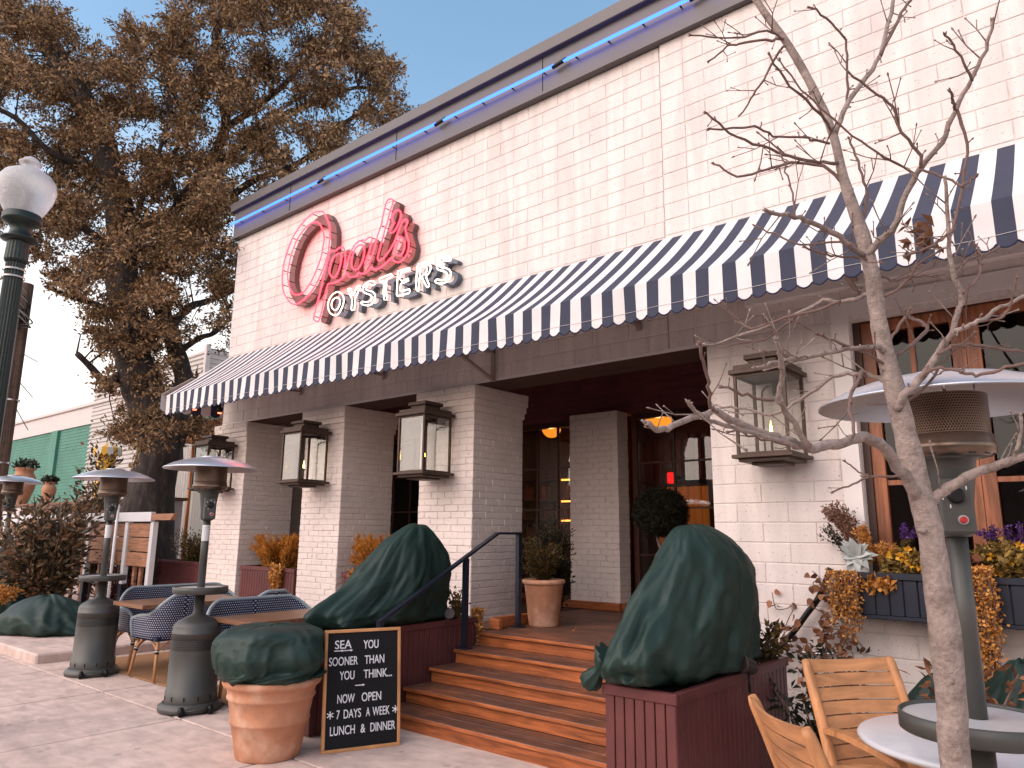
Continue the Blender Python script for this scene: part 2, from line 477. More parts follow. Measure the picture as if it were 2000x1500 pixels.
# coping
cp = MB()
cp.box((XL-.05, WY-.075, CZ+.02), (XR, WY+.012, TZ-.15))
cp.box((XL-.05, WY+.012, CZ+.02), (XL+.008, BACK, TZ-.15))
cp.box((XL-.10, WY-.135, TZ-.15), (XR, WY+.55, TZ), 0, .008)
cp.box((XL-.10, WY+.55, TZ-.15), (XL+.45, BACK, TZ), 0, .008)
cp.box((XL-.06, WY-.09, CZ-.015), (XR, WY+.013, CZ+.02))
coping = bpart(cp.build('coping', COPING))
for k in range(6):
    x = XL + 1.55 + k*2.4
    bpart(box('coping_seam', (x, WY-.081, CZ+.021), (x+.006, WY-.0755, TZ-.151), BLACKM))
# header band over the window and window surround
tb = MB().box((-2.25, WY-.10, 3.36), (XR, WY-.024, 3.62), 0, .01)
tb.box((-1.60, WY-.045, WIN[3]+.0), (WIN[1]+.12, WY-.02, WIN[3]+.13)).box((-1.60, WY-.045, WIN[2]), (WIN[0]-.003, WY-.02, WIN[3]))
bpart(tb.build('window_surround', TRIMW))
# pillars
PZ = .0725
brick_list = []
pmeshes = [bpy.data.meshes.new('x')]*0
def brick_geo(seed, wd=.205, ht=PZ):
    r = random.Random(seed); h = .0028; b = .006
    j = lambda s=.0030: r.uniform(-s, s)
    x0, x1, z0, z1 = h, wd-h, h, ht-h
    v = [(x0,.010,z0),(x1,.010,z0),(x1,.010,z1),(x0,.010,z1)]
    v += [(x0+j(),.0035+j(.001),z0+j()),(x1+j(),.0035+j(.001),z0+j()),(x1+j(),.0035+j(.001),z1+j()),(x0+j(),.0035+j(.001),z1+j())]
    v += [(x0+b+j(),j(.0015),z0+b+j()),(x1-b+j(),j(.0015),z0+b+j()),(x1-b+j(),j(.0015),z1-b+j()),(x0+b+j(),j(.0015),z1-b+j())]
    return v, [(8,9,10,11)] + [(i, (i+1) % 4, (i+1) % 4+4, i+4) for i in range(4)] + [(i+4, (i+1) % 4+4, (i+1) % 4+8, i+8) for i in range(4)]
BRK = {}
def brick_mesh(wd, s):
    k = (round(wd, 3), s)
    if k not in BRK: m_ = MB(); m_.add(*brick_geo(hash(k) % 9999, wd)); BRK[k] = m_.mesh('brick')
    return BRK[k]
def pillar(x0, x1, y0, y1, z0, z1, cap=True):
    m_ = MB(); n = round((z1-z0)/PZ); ph = (z1-z0)/n
    def outset(i):
        if not cap: return 0
        return {n-1: .045, n-2: .045, n-3: .03, n-4: .015}.get(i, 0)
    for i in range(n):
        o = outset(i) - .008
        m_.box((x0-o, y0-o, z0+i*ph), (x1+o, y1+o, z0+(i+1)*ph))
    p = bpart(m_.build('brick_pillar', MORTAR))
    for i in range(n):
        o = outset(i)
        for face in range(2):
            a0, a1 = (x0-o, x1+o) if face == 0 else (y0-o, y1+o)
            Lt = a1-a0; nb = max(1, round(Lt/.208)); bw = Lt/nb
            cuts = [a0+k*bw for k in range(nb+1)] if i % 2 == face else [a0] + [a0+bw*(k+.5) for k in range(nb)] + [a1]
            for c0, c1 in zip(cuts, cuts[1:]):
                mx = Matrix.Translation((c0, y0-o, z0+i*ph)) if face == 0 else Matrix.Translation((x1+o, c0, z0+i*ph)) @ Matrix.Rotation(math.pi/2, 4, 'Z')
                brick_list.append((p, c1-c0, mx, ph))
    return p
pillar(-10.86, -10.0, WY+.02, 6.62, 0, LZ)
pillar(-8.50, -7.66, WY+.02, 6.62, 0, LZ)
pillar(-6.22, -5.38, WY+.02, 6.62, 0, LZ)
pillar(-5.62, -4.88, 7.90, 8.16, .6, 3.06, False)
def barea(q):
    p, wd, mx, ph = q
    pr = [project(mx @ Vector(c)) for c in ((0,0,0),(wd,0,0),(wd,0,ph),(0,0,ph))]
    if not (0 < pr[0][0] < 2000 and 0 < pr[0][1] < 1500): return 0
    return abs(sum(pr[i][0]*pr[(i+1) % 4][1]-pr[(i+1) % 4][0]*pr[i][1] for i in range(4)))/2
brick_list.sort(key=barea, reverse=True)
restb = {}
for i, (p, wd, mx, ph) in enumerate(brick_list):
    rr = random.Random(i); mx = mx @ Matrix.Translation((0, rr.uniform(-.003, .0015), 0)) @ Matrix.Rotation(rr.uniform(-.008, .008), 4, 'Y')
    if i < 300:
        o = link('brick', brick_mesh(wd, i % 7), p, PAINTB)
        o.matrix_local = mx
    else:
        v, f = brick_geo(i, wd)
        restb.setdefault(p.name, (p, MB()))[1].add([mx @ Vector(q) for q in v], f)
for p, m_ in restb.values(): tag(m_.build('bricks', PAINTB, p), kind='stuff')
# plinth, soffits, porch shell
bpart(box('plinth', (-10.95, WY-.10, 0), (-5.0, 6.75, .11), CONC, None, .01))
cl = MB()
for a, b in ((-10.0, -8.5), (-7.66, -6.22), (-5.38, -2.63)):
    bpart(box('lintel_soffit', (a, WY+.002, LZ-.006), (b, 6.22, LZ+.0), mat('soffit_wood', (.075, .032, .022), .85, var=.2, coord='World', grain=((2, 30, 30), .4))))
YB = 8.22                   # glazed back wall of the porch
bpart(box('porch_ceiling', (XL+.26, WY+.41, 3.72), (-2.63, 8.9, 3.80), DARKWOOD))
cbd = MB()
for k in range(14): cbd.box((-10.4, 6.2+k*.14, 3.700), (-2.66, 6.2+k*.14+.132, 3.718), 0, .003)
bpart(cbd.build('ceiling_boards', DARKWOOD))
bpart(box('porch_header', (XL+.26, YB-.02, 3.05), (-2.63, YB+.12, 3.70), DARKWOOD))
bpart(box('porch_side_wall', (-2.63, WY+.40, 0), (-2.40, YB+.1, 3.7), DARKWOOD))
# glazing in the porch back wall
FR = mat('dark_stained_frame', (.075, .026, .015), .4, var=.2, coord='World', grain=((20, 20, 2), .4))
def glazing(name, x0, x1, z0, z1, y, cols, rows, m, fr=.07, bar=.022, depth=.07, pane=GLASS):
    t = MB(); t.box((x0, y, z0), (x0+fr, y+depth, z1)).box((x1-fr, y, z0), (x1, y+depth, z1))
    t.box((x0+fr, y, z1-fr), (x1-fr, y+depth, z1)).box((x0+fr, y, z0), (x1-fr, y+depth, z0+fr))
    o = bpart(t.build(name, m))
    ix0, ix1, iz0, iz1 = x0+fr, x1-fr, z0+fr, z1-fr
    xs = [ix0 + (ix1-ix0)*k/cols for k in range(cols+1)]; zs = [iz0 + (iz1-iz0)*k/rows for k in range(rows+1)]
    for x in xs[1:-1]: MB().box((x-bar/2, y+.012, iz0), (x+bar/2, y+.05, iz1)).build('muntin', m, o)
    for zz in zs[1:-1]: MB().box((ix0, y+.014, zz-bar/2), (ix1, y+.048, zz+bar/2)).build('muntin', m, o)
    for a, b in zip(xs, xs[1:]):
        for c_, d in zip(zs, zs[1:]): MB().box((a+bar*.4, y+.03, c_+bar*.4), (b-bar*.4, y+.034, d-bar*.4)).build('pane', pane, o)
    return o
glazing('porch_window', -6.85, -5.64, .62, 3.045, YB, 3, 4, FR)
glazing('porch_window', -4.86, -2.66, .62, 3.045, YB, 4, 4, FR)
glazing('porch_window', -8.5, -6.9, .62, 3.045, YB, 4, 4, FR)
glazing('porch_window', -10.4, -8.6, .62, 3.045, YB, 4, 4, FR)
bpart(box('porch_base', (-10.4, WY+.45, .12), (-2.64, YB+2.8, .555), mat('porch_base_paint', (.05, .02, .018), .7)))
# interior room
DK = mat('interior_dark_wall', (.075, .020, .018), .7, var=.3, coord='World')
rm = MB().box((-10.4, 11.0, .5), (2.9, 11.1, 3.95)).box((-10.4, YB+.2, 3.85), (2.9, 11.0, 3.95)).box((-2.40, 6.2, .45), (2.9, 11.0, .52)).box((-10.44, YB+.2, .56), (-10.4, 11.0, 3.2))
bpart(rm.build('interior_room', DK))
rp = MB()
for k in range(40): rp.box((-9.8+k*.18, 10.93, 2.35), (-9.8+k*.18+.11, 10.999, 3.05))
bpart(rp.build('interior_panelling', mat('interior_red_panel', (.16, .03, .02), .5)))
def P(o, root):
    """hang a mesh made in world coordinates under an unrotated thing"""
    o.parent = root; o.location = Vector(o.location) - Vector(root.location); return o
# wooden casement window right of the porch
wx0, wx1, wz0, wz1 = WIN
wf = MB().box((wx0, WY+.05, wz0), (wx0+.05, WY+.2, wz1)).box((wx0+.05, WY+.05, wz1-.05), (wx1, WY+.2, wz1)).box((wx0+.05, WY+.05, wz0), (wx1, WY+.2, wz0+.05)).box((wx1-.05, WY+.05, wz0+.05), (wx1, WY+.2, wz1-.05))
bpart(wf.build('window_frame', mat('dark_window_jamb', (.05, .02, .014), .5)))
n_s = 4; sw = (wx1-wx0-.10)/n_s
for k in range(n_s):
    glazing('casement', wx0+.052+k*sw, wx0+.048+(k+1)*sw, wz0+.052, wz1-.052, WY+.075, 2 if k < 1 else 1, 3, OAKW, .085, .035, .05, glassmat('window_glass', (.75, .78, .76), 0, .6))
# interior light fittings
LAMPO = emitter('lit_orange_glass', (1.0, .30, .025), .62)
def dome(px, py, y, r, label):
    c = GY(px, py, y); c.z -= .10
    t = thing('pendant_lamp', label, 'lamp', c, 0, 'pendant lamps in the dining room')
    MB().lathe([(.001, -r*.92), (r*.45, -r*.82), (r*.8, -r*.5), (r*.97, -r*.18), (r, 0)], 24).build('shade', LAMPO, t)
    MB().lathe([(r*1.02, 0), (r*1.02, .02), (.02, .03), (.012, max(.05, 3.84-c.z))], 16).build('rod', BLACKM, t)
    ld = bpy.data.lights.new('pendant_glow', 'POINT'); ld.energy = 3.5; ld.color = (1, .45, .15); ld.shadow_soft_size = 0
    lo = bpy.data.objects.new('pendant_glow', ld); COL.objects.link(lo); lo.parent = t; lo.location = (0, 0, -r-.12)
dome(1077, 826, 9.1, .15, 'small orange glowing half-dome pendant lamp left of the inner brick pillar'); dome(1288, 804, 9.1, .20, 'larger orange glowing half-dome pendant lamp above the ball topiary')
# shelving seen through the glass
sh = thing('bookcase', 'dark bookcase with books and lit shelves behind the porch glazing', 'bookcase', (-7.0, 10.2, .56))
SW = mat('shelf_wood', (.11, .04, .018), .5, var=.2, coord='World')
def shp(name, lo, hi, m): return P(box(name, lo, hi, m), sh)
shp('back_panel', (-8.8, 10.42, .56), (-6.2, 10.44, 3.3), SW)
for k, zz in enumerate((.75, 1.08, 1.40, 1.74, 2.06, 2.42)): shp('shelf', (-8.8, 10.12, zz), (-6.2, 10.42, zz+.03), SW)
for x in (-8.8, -7.9, -7.42, -6.24): shp('upright', (x, 10.1, .56), (x+.04, 10.42, 3.3), SW)
for zz in (1.74, 2.06, 2.42): shp('light_strip', (-7.37, 10.11, zz-.030), (-6.26, 10.13, zz-.005), emitter('shelf_light', (1, .32, .05), 2.2))
rb = random.Random(3)
for zz in (1.11, 1.43, 1.77, 2.09):
    x = -8.7
    while x < -6.3:
        wd = rb.uniform(.025, .055)
        if rb.random() < .62: shp('book', (x, 10.2, zz), (x+wd-.004, 10.38, zz+rb.uniform(.17, .25)), mat('book_%d' % rb.randrange(5), (rb.uniform(.05, .3), rb.uniform(.02, .1), rb.uniform(.01, .06)), .7))
        x += wd
c = GY(1310, 932, 9.6)
t = thing('wall_lamp', 'small red glowing lamp inside the dining room', 'lamp', c)
MB().lathe([(.045, -.09), (.05, -.06), (.05, .05), (.04, .07)], 12).build('shade', emitter('lit_red_glass', (1, .012, .012), .55), t)
MB().box((-.02, .03, -.03), (.02, 1.2, .03)).build('arm', BLACKM, t)
c = GY(1340, 1000, 9.9)
t = thing('curtain', 'amber drape hanging inside the dining room', 'curtain', (c.x, 9.9, .9))
cm = MB()
for k in range(8): cm.tube([(-.4+k*.1, .02*(k % 2), 0), (-.42+k*.105, 0, .7), (-.4+k*.1, .02*(k % 2), 1.3)], .05, 6)
cm.build('fabric', mat('glowing_amber_fabric', (.30, .10, .02), .8, emit=(.5, .13, .02), estr=.10), t)  # faint emission puts the warm room light into the drape itself

# ------------------------------------------------------------------ porch floor and steps
PF = .60
deck = thing('porch_deck', 'reddish brown hardwood porch deck at the top of the steps', 'deck', (-4.0, 5.4, .56))
y = 5.33; k = 0
while y < YB - .15:
    P(box('plank', (-5.36 if y > 5.72 else -4.86, y, .565), (-2.35 if y < 5.72 else -2.64, min(y+.134, YB-.02), PF), IPED, None, .004), deck); y += .14; k += 1
P(box('kick_board', (-4.97, 5.60, .60), (-4.90, 6.66, .70), IPE, None, .005), deck)
P(box('kick_board', (-4.90, 5.56, .60), (-4.80, 5.62, .695), IPE, None, .005), deck)
P(box('kick_board', (-5.70, 7.84, .601), (-4.86, 7.895, .69), IPE, None, .004), deck)
P(box('kick_board', (-4.875, 7.90, .601), (-4.82, 8.2, .69), IPE, None, .004), deck)
st = thing('porch_steps', 'five reddish hardwood steps between the burgundy planters', 'steps', (-3.6, 4.15, 0))
SX0, SX1 = -4.87, -2.31
ys = [4.15, 4.43, 4.72, 5.02, 5.33]; RH = .12
for i in range(5):
    zt = RH*(i+1)
    P(box('riser', (SX0, ys[i]+.025, RH*i if i else 0), (SX1, ys[i]+.045, zt-.026), IPE), st)
    if i < 4:
        dpt = (ys[i+1]+.02-ys[i]); n = 2
        for q in range(n): P(box('tread_board', (SX0-.003, ys[i]+q*dpt/n, zt-.025), (SX1, ys[i]+(q+1)*dpt/n-.006, zt), IPED, None, .004), st)
    P(box('nosing', (SX0-.003, ys[i]-.008, zt-.028), (SX1, ys[i]-.001, zt-.002), IPE, None, .003), st)
P(box('carcass', (SX0+.02, 4.25, 0), (SX1, 5.32, .09), SOIL), st)

# ------------------------------------------------------------------ burgundy planters
def planter(name, label, x0, x1, y0, y1, h, group, z0=0.0, m=BURG):
    t = thing(name, label, 'planter', ((x0+x1)/2, (y0+y1)/2, z0), 0, group)
    ax, ay = (x1-x0)/2, (y1-y0)/2; hh = h - z0; bw = .062
    MB().box((-ax+.015, -ay+.015, .01), (ax-.015, ay-.015, hh-.10)).build('liner', m, t)
    MB().box((-ax+.02, -ay+.02, hh-.10), (ax-.02, ay-.02, hh-.06)).build('soil', SOIL, t)
    for face, (a, lim) in enumerate(((ax, ay), (ay, ax), (ax, ay), (ay, ax))):
        n = max(3, round(2*a/bw)); wq = 2*a/n
        key = (round(wq, 4), round(hh, 3))
        me = BRK.setdefault(('pb',) + key + (m.name,), None)
        if me is None: me = MB().box((.0035, 0, .012), (wq-.0035, .014, hh-.055), 0, .003).mesh('board'); BRK[('pb',) + key + (m.name,)] = me
        for k in range(n):
            o = link('board', me, t, m)
            s = -a + k*wq
            if face == 0: o.location = (s, -ay, 0)
            elif face == 1: o.location = (ax, s, 0); o.rotation_euler[2] = math.pi/2
            elif face == 2: o.location = (-s, ay, 0); o.rotation_euler[2] = math.pi
            else: o.location = (-ax, -s, 0); o.rotation_euler[2] = -math.pi/2
    for lo, hi in (((-ax-.012, -ay-.012, hh-.055), (ax+.012, -ay+.03, hh)), ((-ax-.012, ay-.03, hh-.055), (ax+.012, ay+.012, hh)),
                   ((-ax-.012, -ay+.0305, hh-.055), (-ax+.03, ay-.0305, hh)), ((ax-.03, -ay+.0305, hh-.055), (ax+.012, ay-.0305, hh))):
        MB().box(lo, hi, 0, .005).build('cap_rail', m, t)
    return t
plL = planter('burgundy_planter', 'burgundy slatted planter behind the letter board, left of the steps', -5.34, -4.91, 3.53, 5.36, .73, 'tall burgundy planters')
plR = planter('burgundy_planter', 'burgundy slatted planter beside the teak chairs, right of the steps', -2.29, -1.87, 3.53, 5.08, .73, 'tall burgundy planters')
planter('burgundy_planter', 'burgundy planter with orange fern between the two pillars beside the rattan seats', -9.93, -8.60, 5.80, 6.35, 1.02, 'planters between the pillars', .111)
planter('burgundy_planter', 'burgundy planter with orange fern mostly behind the green plant cover', -7.58, -6.30, 5.80, 6.35, 1.02, 'planters between the pillars', .111)
planter('burgundy_planter', 'burgundy planter with olive green shrub left of the end pillar', -12.6, -11.0, 5.85, 6.40, 1.02, 'planters between the pillars')

# ------------------------------------------------------------------ handrail
hr = thing('handrail', 'dark blue painted flat steel handrail on the steps', 'handrail', (-4.80, 4.0, .1))
HX = -4.80
hm = NAVYP
a, b, c_, d = (HX, 4.06, .79), (HX, 5.52, 1.51), (HX, 5.85, 1.51), (HX, 5.85, .60)
P(MB().bar(a, b, .05, .022).bar(b, (HX, 5.875, 1.51), .05, .022).build('top_rail', hm), hr)
P(MB().bar((HX, 5.85, 1.50), (HX, 5.85, .60), .045, .045).build('post', hm), hr)
P(MB().bar((HX, 5.08, 1.28), (HX, 5.08, .48), .045, .045).build('post', hm), hr)
P(MB().bar((HX, 4.08, .79), (HX, 4.08, .0), .045, .045).build('post', hm), hr)
for yy, zz in ((5.85, .6), (5.08, .48)): P(box('foot_plate', (HX-.06, yy-.05, zz), (HX+.06, yy+.05, zz+.012), hm), hr)

# ------------------------------------------------------------------ awning
AY, AZB, AZF, VH = 4.85, 4.19, 3.455, .30
AX0 = -10.72
p0, p1 = GY(327, 775, AY), GY(509, 733, AY)
SWD = (p1.x - p0.x)/24.0
CW = mat('awning_white_canvas', (.70, .66, .65), .8, var=.14, vscale=2.5, bump=.08, bscale=300)
CN = mat('awning_navy_canvas', (.036, .040, .068), .8, var=.12, vscale=8, bump=.08, bscale=300)
CB = mat('navy_binding', (.008, .012, .05), .7)
aw = thing('striped_awning', 'long navy and white striped awning with scalloped valance', 'awning', (AX0, WY, 3.2))
cm, vm, bm_ = MB(), MB(), MB()
x, k = AX0, 0
rw = random.Random(5)
def vy(x, t): return AY - .012*math.sin(x*5.1+1)*t - .008*math.sin(x*13.7)*t
while x < 2.2:
    x1 = x + SWD; mi = k % 2
    N = 5
    pts = []
    for a in (x, x1):
        for q in range(N+1):
            t = q/N
            pts.append((a, WY - .0 + (AY-WY)*t, AZB + (AZF-AZB)*t - (.026+.016*math.sin(a*2.4)+.006*math.sin(a*9.1))*math.sin(math.pi*t)))
    cm.add(pts, [(q, q+1, N+1+q+1, N+1+q) for q in range(N)], mi)
    # valance strip: front sheet and scalloped hem
    S = 6; top, hem = [], []
    for q in range(S+1):
        a = x + SWD*q/S
        sc = VH - .030 + .030*abs(math.sin(math.pi*q/S))**.8
        top.append((a, AY-.002, AZF)); hem.append((a, vy(a, 1), AZF - sc))
    mid = [(a[0], vy(a[0], .5), (a[2]+h[2])/2) for a, h in zip(top, hem)]
    V = top + mid + hem; n = S+1
    vm.add(V, [(r*n+q, (r+1)*n+q, (r+1)*n+q+1, r*n+q+1) for r in range(2) for q in range(S)], mi, False)
    bm_.tube([(h[0], h[1]-.003, h[2]) for h in hem], .0055, 5, caps=False)
    x = x1; k += 1
for m_, nm in ((cm, 'canopy'), (vm, 'valance')):
    o = P(m_.build(nm, [CW, CN]), aw)
    so = o.modifiers.new('thickness', 'SOLIDIFY'); so.thickness = .004
P(bm_.build('hem_binding', CB), aw)
P(MB().bar((AX0, AY+.03, AZF-.03), (2.2, AY+.03, AZF-.03), .03).build('front_bar', mat('beige_steel', (.34, .27, .24), .5)), aw)
P(MB().tube([(q, vy(q, .8)-.004, AZF-VH*.72) for q in np.arange(AX0, 2.2, .1)], .0016, 4, caps=False).build('stitching', CW), aw)
BST = mat('beige_steel', (.34, .27, .24), .5)
for px in (592, 752, 1250, 1690):
    xx = GY(px, 700, WY-.02).x
    P(MB().bar((xx, AY+.02, AZF-.05), (xx, WY-.03, AZF-.05), .03).box((xx-.03, WY-.03, AZF-.10), (xx+.03, WY-.021, AZF)).build('bracket', BST), aw)
xx = GY(966, 700, WY-.02).x
br = MB().bar((xx, AY+.02, AZF-.04), (xx, WY-.03, AZF-.04), .035).bar((xx, WY-.04, AZF+.02), (xx, WY-.04, AZF-.36), .035)
br.bar((xx, AY+.05, AZF-.06), (xx, WY-.05, AZF-.34), .035).bar((xx, WY-.45, AZF-.03), (xx, WY-.45, AZF-.21), .03)
P(br.build('bracket', BST), aw)
for px in (1690,):
    xx = GY(px, 600, WY-.02).x
    P(MB().bar((xx, AY+.05, AZF-.06), (xx, WY-.11, AZF-.2), .03).build('bracket', BST), aw)
# side awning round the corner, seen from below
sa = thing('side_awning', 'small striped awning on the side wall with red heat lamps under it', 'awning', (XL, 7.5, 3.4))
sm_ = MB(); yy, k = 5.25, 0
SXF = -11.8
while yy < 8.8:
    y1 = yy + .17; mi = k % 2
    sm_.add([(XL-.11, yy, 3.80), (XL-.11, y1, 3.80), (SXF, y1, 3.66), (SXF, yy, 3.66)], [(0, 1, 2, 3)], mi)
    hem = [(SXF, yy+.17*q/6, 3.42-.04*abs(math.sin(math.pi*q/6))) for q in range(7)]
    top = [(SXF, yy+.17*q/6, 3.66) for q in range(7)]
    sm_.add(top+hem, [(q, q+1, 8+q, 7+q) for q in range(6)], mi)
    yy = y1; k += 1
o = P(sm_.build('canopy', [CW, CN]), sa); so = o.modifiers.new('thickness', 'SOLIDIFY'); so.thickness = .004
P(MB().bar((SXF+.03, 5.3, 3.63), (SXF+.03, 8.7, 3.63), .03).bar((XL-.11, 5.32, 3.7), (SXF, 5.32, 3.62), .03).bar((XL-.01, 8.6, 3.7), (SXF, 8.6, 3.62), .03).bar((SXF+.4, 5.3, 3.60), (SXF+.4, 8.6, 3.60), .03).build('frame', BST), sa)
HL = emitter('red_heat_lamp', (1, .07, .03), 6)
for q, yq in enumerate((5.62, 6.05, 6.5)):
    lp = P(MB().lathe([(.03, 0), (.045, .03), (.05, .07), (.02, .10), (.012, .17)], 12, c=(SXF+.4, yq, 3.42)).build('heat_lamp', BLACKM), sa)
    MB().lathe([(.001, -.014), (.03, -.008), (.034, .004)], 12, c=(SXF+.4, yq, 3.415)).build('bulb', HL, lp)
# drain pipe on the corner
dp = thing('drain_pipe', 'short dark curved pipe at the corner of the building under the awning', 'pipe', (XL-.06, WY+.1, 3.0))
P(MB().tube(smoothpath([(XL-.07, WY+.12, 3.42), (XL-.07, WY+.12, 3.15), (XL-.10, WY+.12, 3.03), (XL-.25, WY+.12, 2.97)], 6), .035, 10).build('pipe', BLACKM), dp)

# ------------------------------------------------------------------ neon sign
NY = WY - .20
neon = thing('neon_sign', 'red script and white capital neon sign on the white wall', 'sign', GY(690, 520, WY) )
RED = emitter('red_neon', (1.0, .022, .036), 5.0)
WHT = emitter('white_neon', (1.0, .86, .72), 1.7)
CHN = mat('taupe_channel', (.11, .075, .07), .5, metal=.2)
CHB = mat('grey_blue_channel', (.085, .10, .13), .5, metal=.2)
S_O = [(628.8,412.8),(620,413.5),(612,416),(600,425.6),(584.8,443.2),(573.6,460.8),(565.6,478.4),(560,496),(555.2,512),(552.4,528),(551.2,544),(552,560),(554.8,572),(560,582.4),(567.2,591.2),(574.4,594.4),(582.4,592.8),(594.4,584),(606.4,572),(616.8,556),(626.4,536),(634.4,516),(639.2,500),(643.2,476),(644.4,452),(642.8,437.6),(638.4,427.2),(634,418)]
S_Oi = [(624,436.8),(616.8,433.6),(608,436),(597.6,444.8),(588,456),(579.2,470.4),(573.6,484),(568.8,498.4),(565.6,512),(562.4,528),(562,544),(564.8,560),(570.4,570.4),(575,574.6),(581.6,575.2),(591.2,572),(600,562.4),(609.6,546.4),(619.2,524.8),(627.2,501.6),(630.4,484),(633.2,468),(632,456),(628.8,445.6)]
S_pals = [(641.6,501.6),(643,494),(648,490),(655,490),(663,484),(670,483),(674,492),(674.5,505),(673,518),(673,526),(676,521),(677,514),(684,496),(690,483),(698,473),(708,469),(714,469),(720,464),(726,464.5),(726,472),(720,495),(715,512),(716,517),(720,515),(724,508),(730,490),(737.6,460),(744,440.8),(750.4,412),(755.2,394.4),(760.8,388.8),(766.4,389.6),(767.2,396),(760,420),(756.8,433.6),(752.8,445.6),(748,464),(742.4,484),(738,502),(740,509),(748,505),(760,490),(770,473),(776,457),(782.4,440),(788,431),(792.8,428.8),(796,433),(792,446.4),(794.4,460),(798.4,474.4),(798,485),(794,498),(785,509),(777,512),(769,509),(765,503),(758,510),(745,521),(735,526),(728,525),(725.5,521),(720,528),(710,534),(704,535),(701,532),(697,538),(688,541),(681,539),(678,533),(670,542),(660,549),(650,553),(643,554),(640,557),(635,575),(631,595),(627,613),(622,627),(616,627),(613,622),(617.6,600),(624,576),(630.4,548),(636,524)]
S_p = [(662,495),(666,498),(666.5,508),(663,523),(657,538),(651,542),(645,537),(644,527),(647,512),(653,501)]
S_a = [(706,478),(711,483),(711,496),(707,512),(700,524),(694,527),(688,523),(687,510),(690,494),(697,482)]
S_s = [(783,462),(789,472),(790,483),(785,496),(778,499),(772,494),(774,485),(779,470)]
S_ap = [(770.4,435.2),(767,432),(765.6,426.4),(768,417.6),(774.4,411.2),(780,411.2),(783.2,417.6),(781.6,428),(776,442.4),(769.6,452),(764,454.4),(761.6,450.4),(765.6,440.8)]
Y_O = [(660,570),(650,575),(643,585),(640.5,598),(644,610),(652,615.5),(660,614),(667,603),(671.5,588),(669,576)]
Y_Oi = [(658,581),(651,585),(647.5,594),(649,602),(655,606),(660,602),(664,592),(663,584)]
Y_Y = [(680,564),(684,563),(690,576),(698,559),(702,558),(703,562),(694,583),(692,605),(688,606),(686,604),(688,585),(680,568)]
Y_S = [(729,557),(733,554),(731,550),(723,549),(713,555),(709,564),(711,571),(723,576),(726,581),(722,588),(714,590),(707,589),(706,593),(712,596),(722,596),(731,588),(732.5,577),(728,570),(716,566),(716,560),(721,555)]
Y_T = [(741,544),(764,535),(767,538),(764,541),(755,546),(754,565),(756,586),(750,585),(749,570),(750,549),(742,551)]
Y_E = [(777.2,529.6),(799.6,523.2),(801.2,527.2),(783.6,532.8),(781.2,545.6),(785.2,548.8),(797.2,544),(798,548),(782.8,554.4),(781.2,566.4),(783.6,568.8),(799.6,564.8),(801.2,568.8),(798,572.8),(776.4,578.4),(774.8,576)]
Y_R = [(815.6,519.2),(822,515.2),(830,512.8),(838.8,515.2),(841.2,523.2),(838,532.8),(832.4,540.8),(838,556),(836.4,560),(833.2,559.2),(822.8,541.6),(818.8,546.4),(818,565.6),(814,566.4),(812.8,552)]
Y_Ri = [(820.4,539.2),(820.4,524.8),(826.8,520),(832.4,521.6),(833.2,529.6),(828.4,536)]
Y_S2 = [(878,509.6),(880.4,504.8),(876.4,500.8),(866.8,500.8),(857.2,508.8),(853.2,518.4),(855.6,526.4),(866,529.6),(873.2,534.4),(871.6,542.4),(864.4,547.2),(854,545.6),(850,548.8),(853.2,552.8),(863.6,553.6),(874.8,548),(880.4,536),(878,527.2),(870,523.2),(860.4,520.8),(860.4,514.4),(868.8,508.8)]
def wallpts(L, smooth):
    pts = [GY(a, b, NY) for a, b in L]
    return smoothpath(pts, 4, True) if smooth else pts
def channel(name, loops, m, y0, y1, parent):
    """filled letter body with holes, extruded from the tubes back to the wall"""
    cu = bpy.data.curves.new(name, 'CURVE'); cu.dimensions = '2D'; cu.fill_mode = 'BOTH'; cu.extrude = (y1-y0)/2
    for lp in loops:
        s = cu.splines.new('POLY'); s.points.add(len(lp)-1); s.use_cyclic_u = True
        for q, p in zip(s.points, lp): q.co = (p.x, p.z, 0, 1)
    ob = bpy.data.objects.new(name, cu); COL.objects.link(ob)
    me = bpy.data.meshes.new_from_object(ob.evaluated_get(bpy.context.evaluated_depsgraph_get()))
    bpy.data.objects.remove(ob); me.name = name
    me.transform(Matrix.Rotation(math.pi/2, 4, 'X')); me.transform(Matrix.Translation((0, (y0+y1)/2, 0)))
    o = link(name, me, None, m); me.materials.clear(); me.materials.append(m)
    return P(o, parent)
def tubes(loops, m, r, parent):
    for lp in loops:
        P(MB().tube([p for p in lp], r, 6, closed=True).build('neon_tube', m), parent)
    so = MB()
    for lp in loops:
        acc = 0
        for a, b in zip(lp, lp[1:]):
            acc += (b-a).length
            if acc > .22: acc = 0; so.tube([(b.x, NY+.006, b.z), (b.x, NY+.12, b.z)], .006, 5)
    if so.v: tag(P(so.build('standoffs', BLACKM), parent), kind='stuff')
script = [wallpts(q, True) for q in (S_O, S_Oi, S_pals, S_p, S_a, S_s, S_ap)]
channel('letter_channel', script[0:2], CHN, WY-.085, WY-.012, neon)
channel('letter_channel', script[2:6], CHN, WY-.085, WY-.014, neon)
channel('letter_channel', script[6:7], CHN, WY-.085, WY-.016, neon)
tubes(script, RED, .010, neon)
for lps, sm in (((Y_O, Y_Oi), True), ((Y_Y,), False), ((Y_S,), True), ((Y_T,), False), ((Y_E,), False), ((Y_R, Y_Ri), True), ((Y_S2,), True)):
    L_ = [wallpts(q, sm) for q in lps]
    channel('letter_channel', L_, CHB, WY-.085, WY-.012, neon)
    tubes(L_, WHT, .0085, neon)
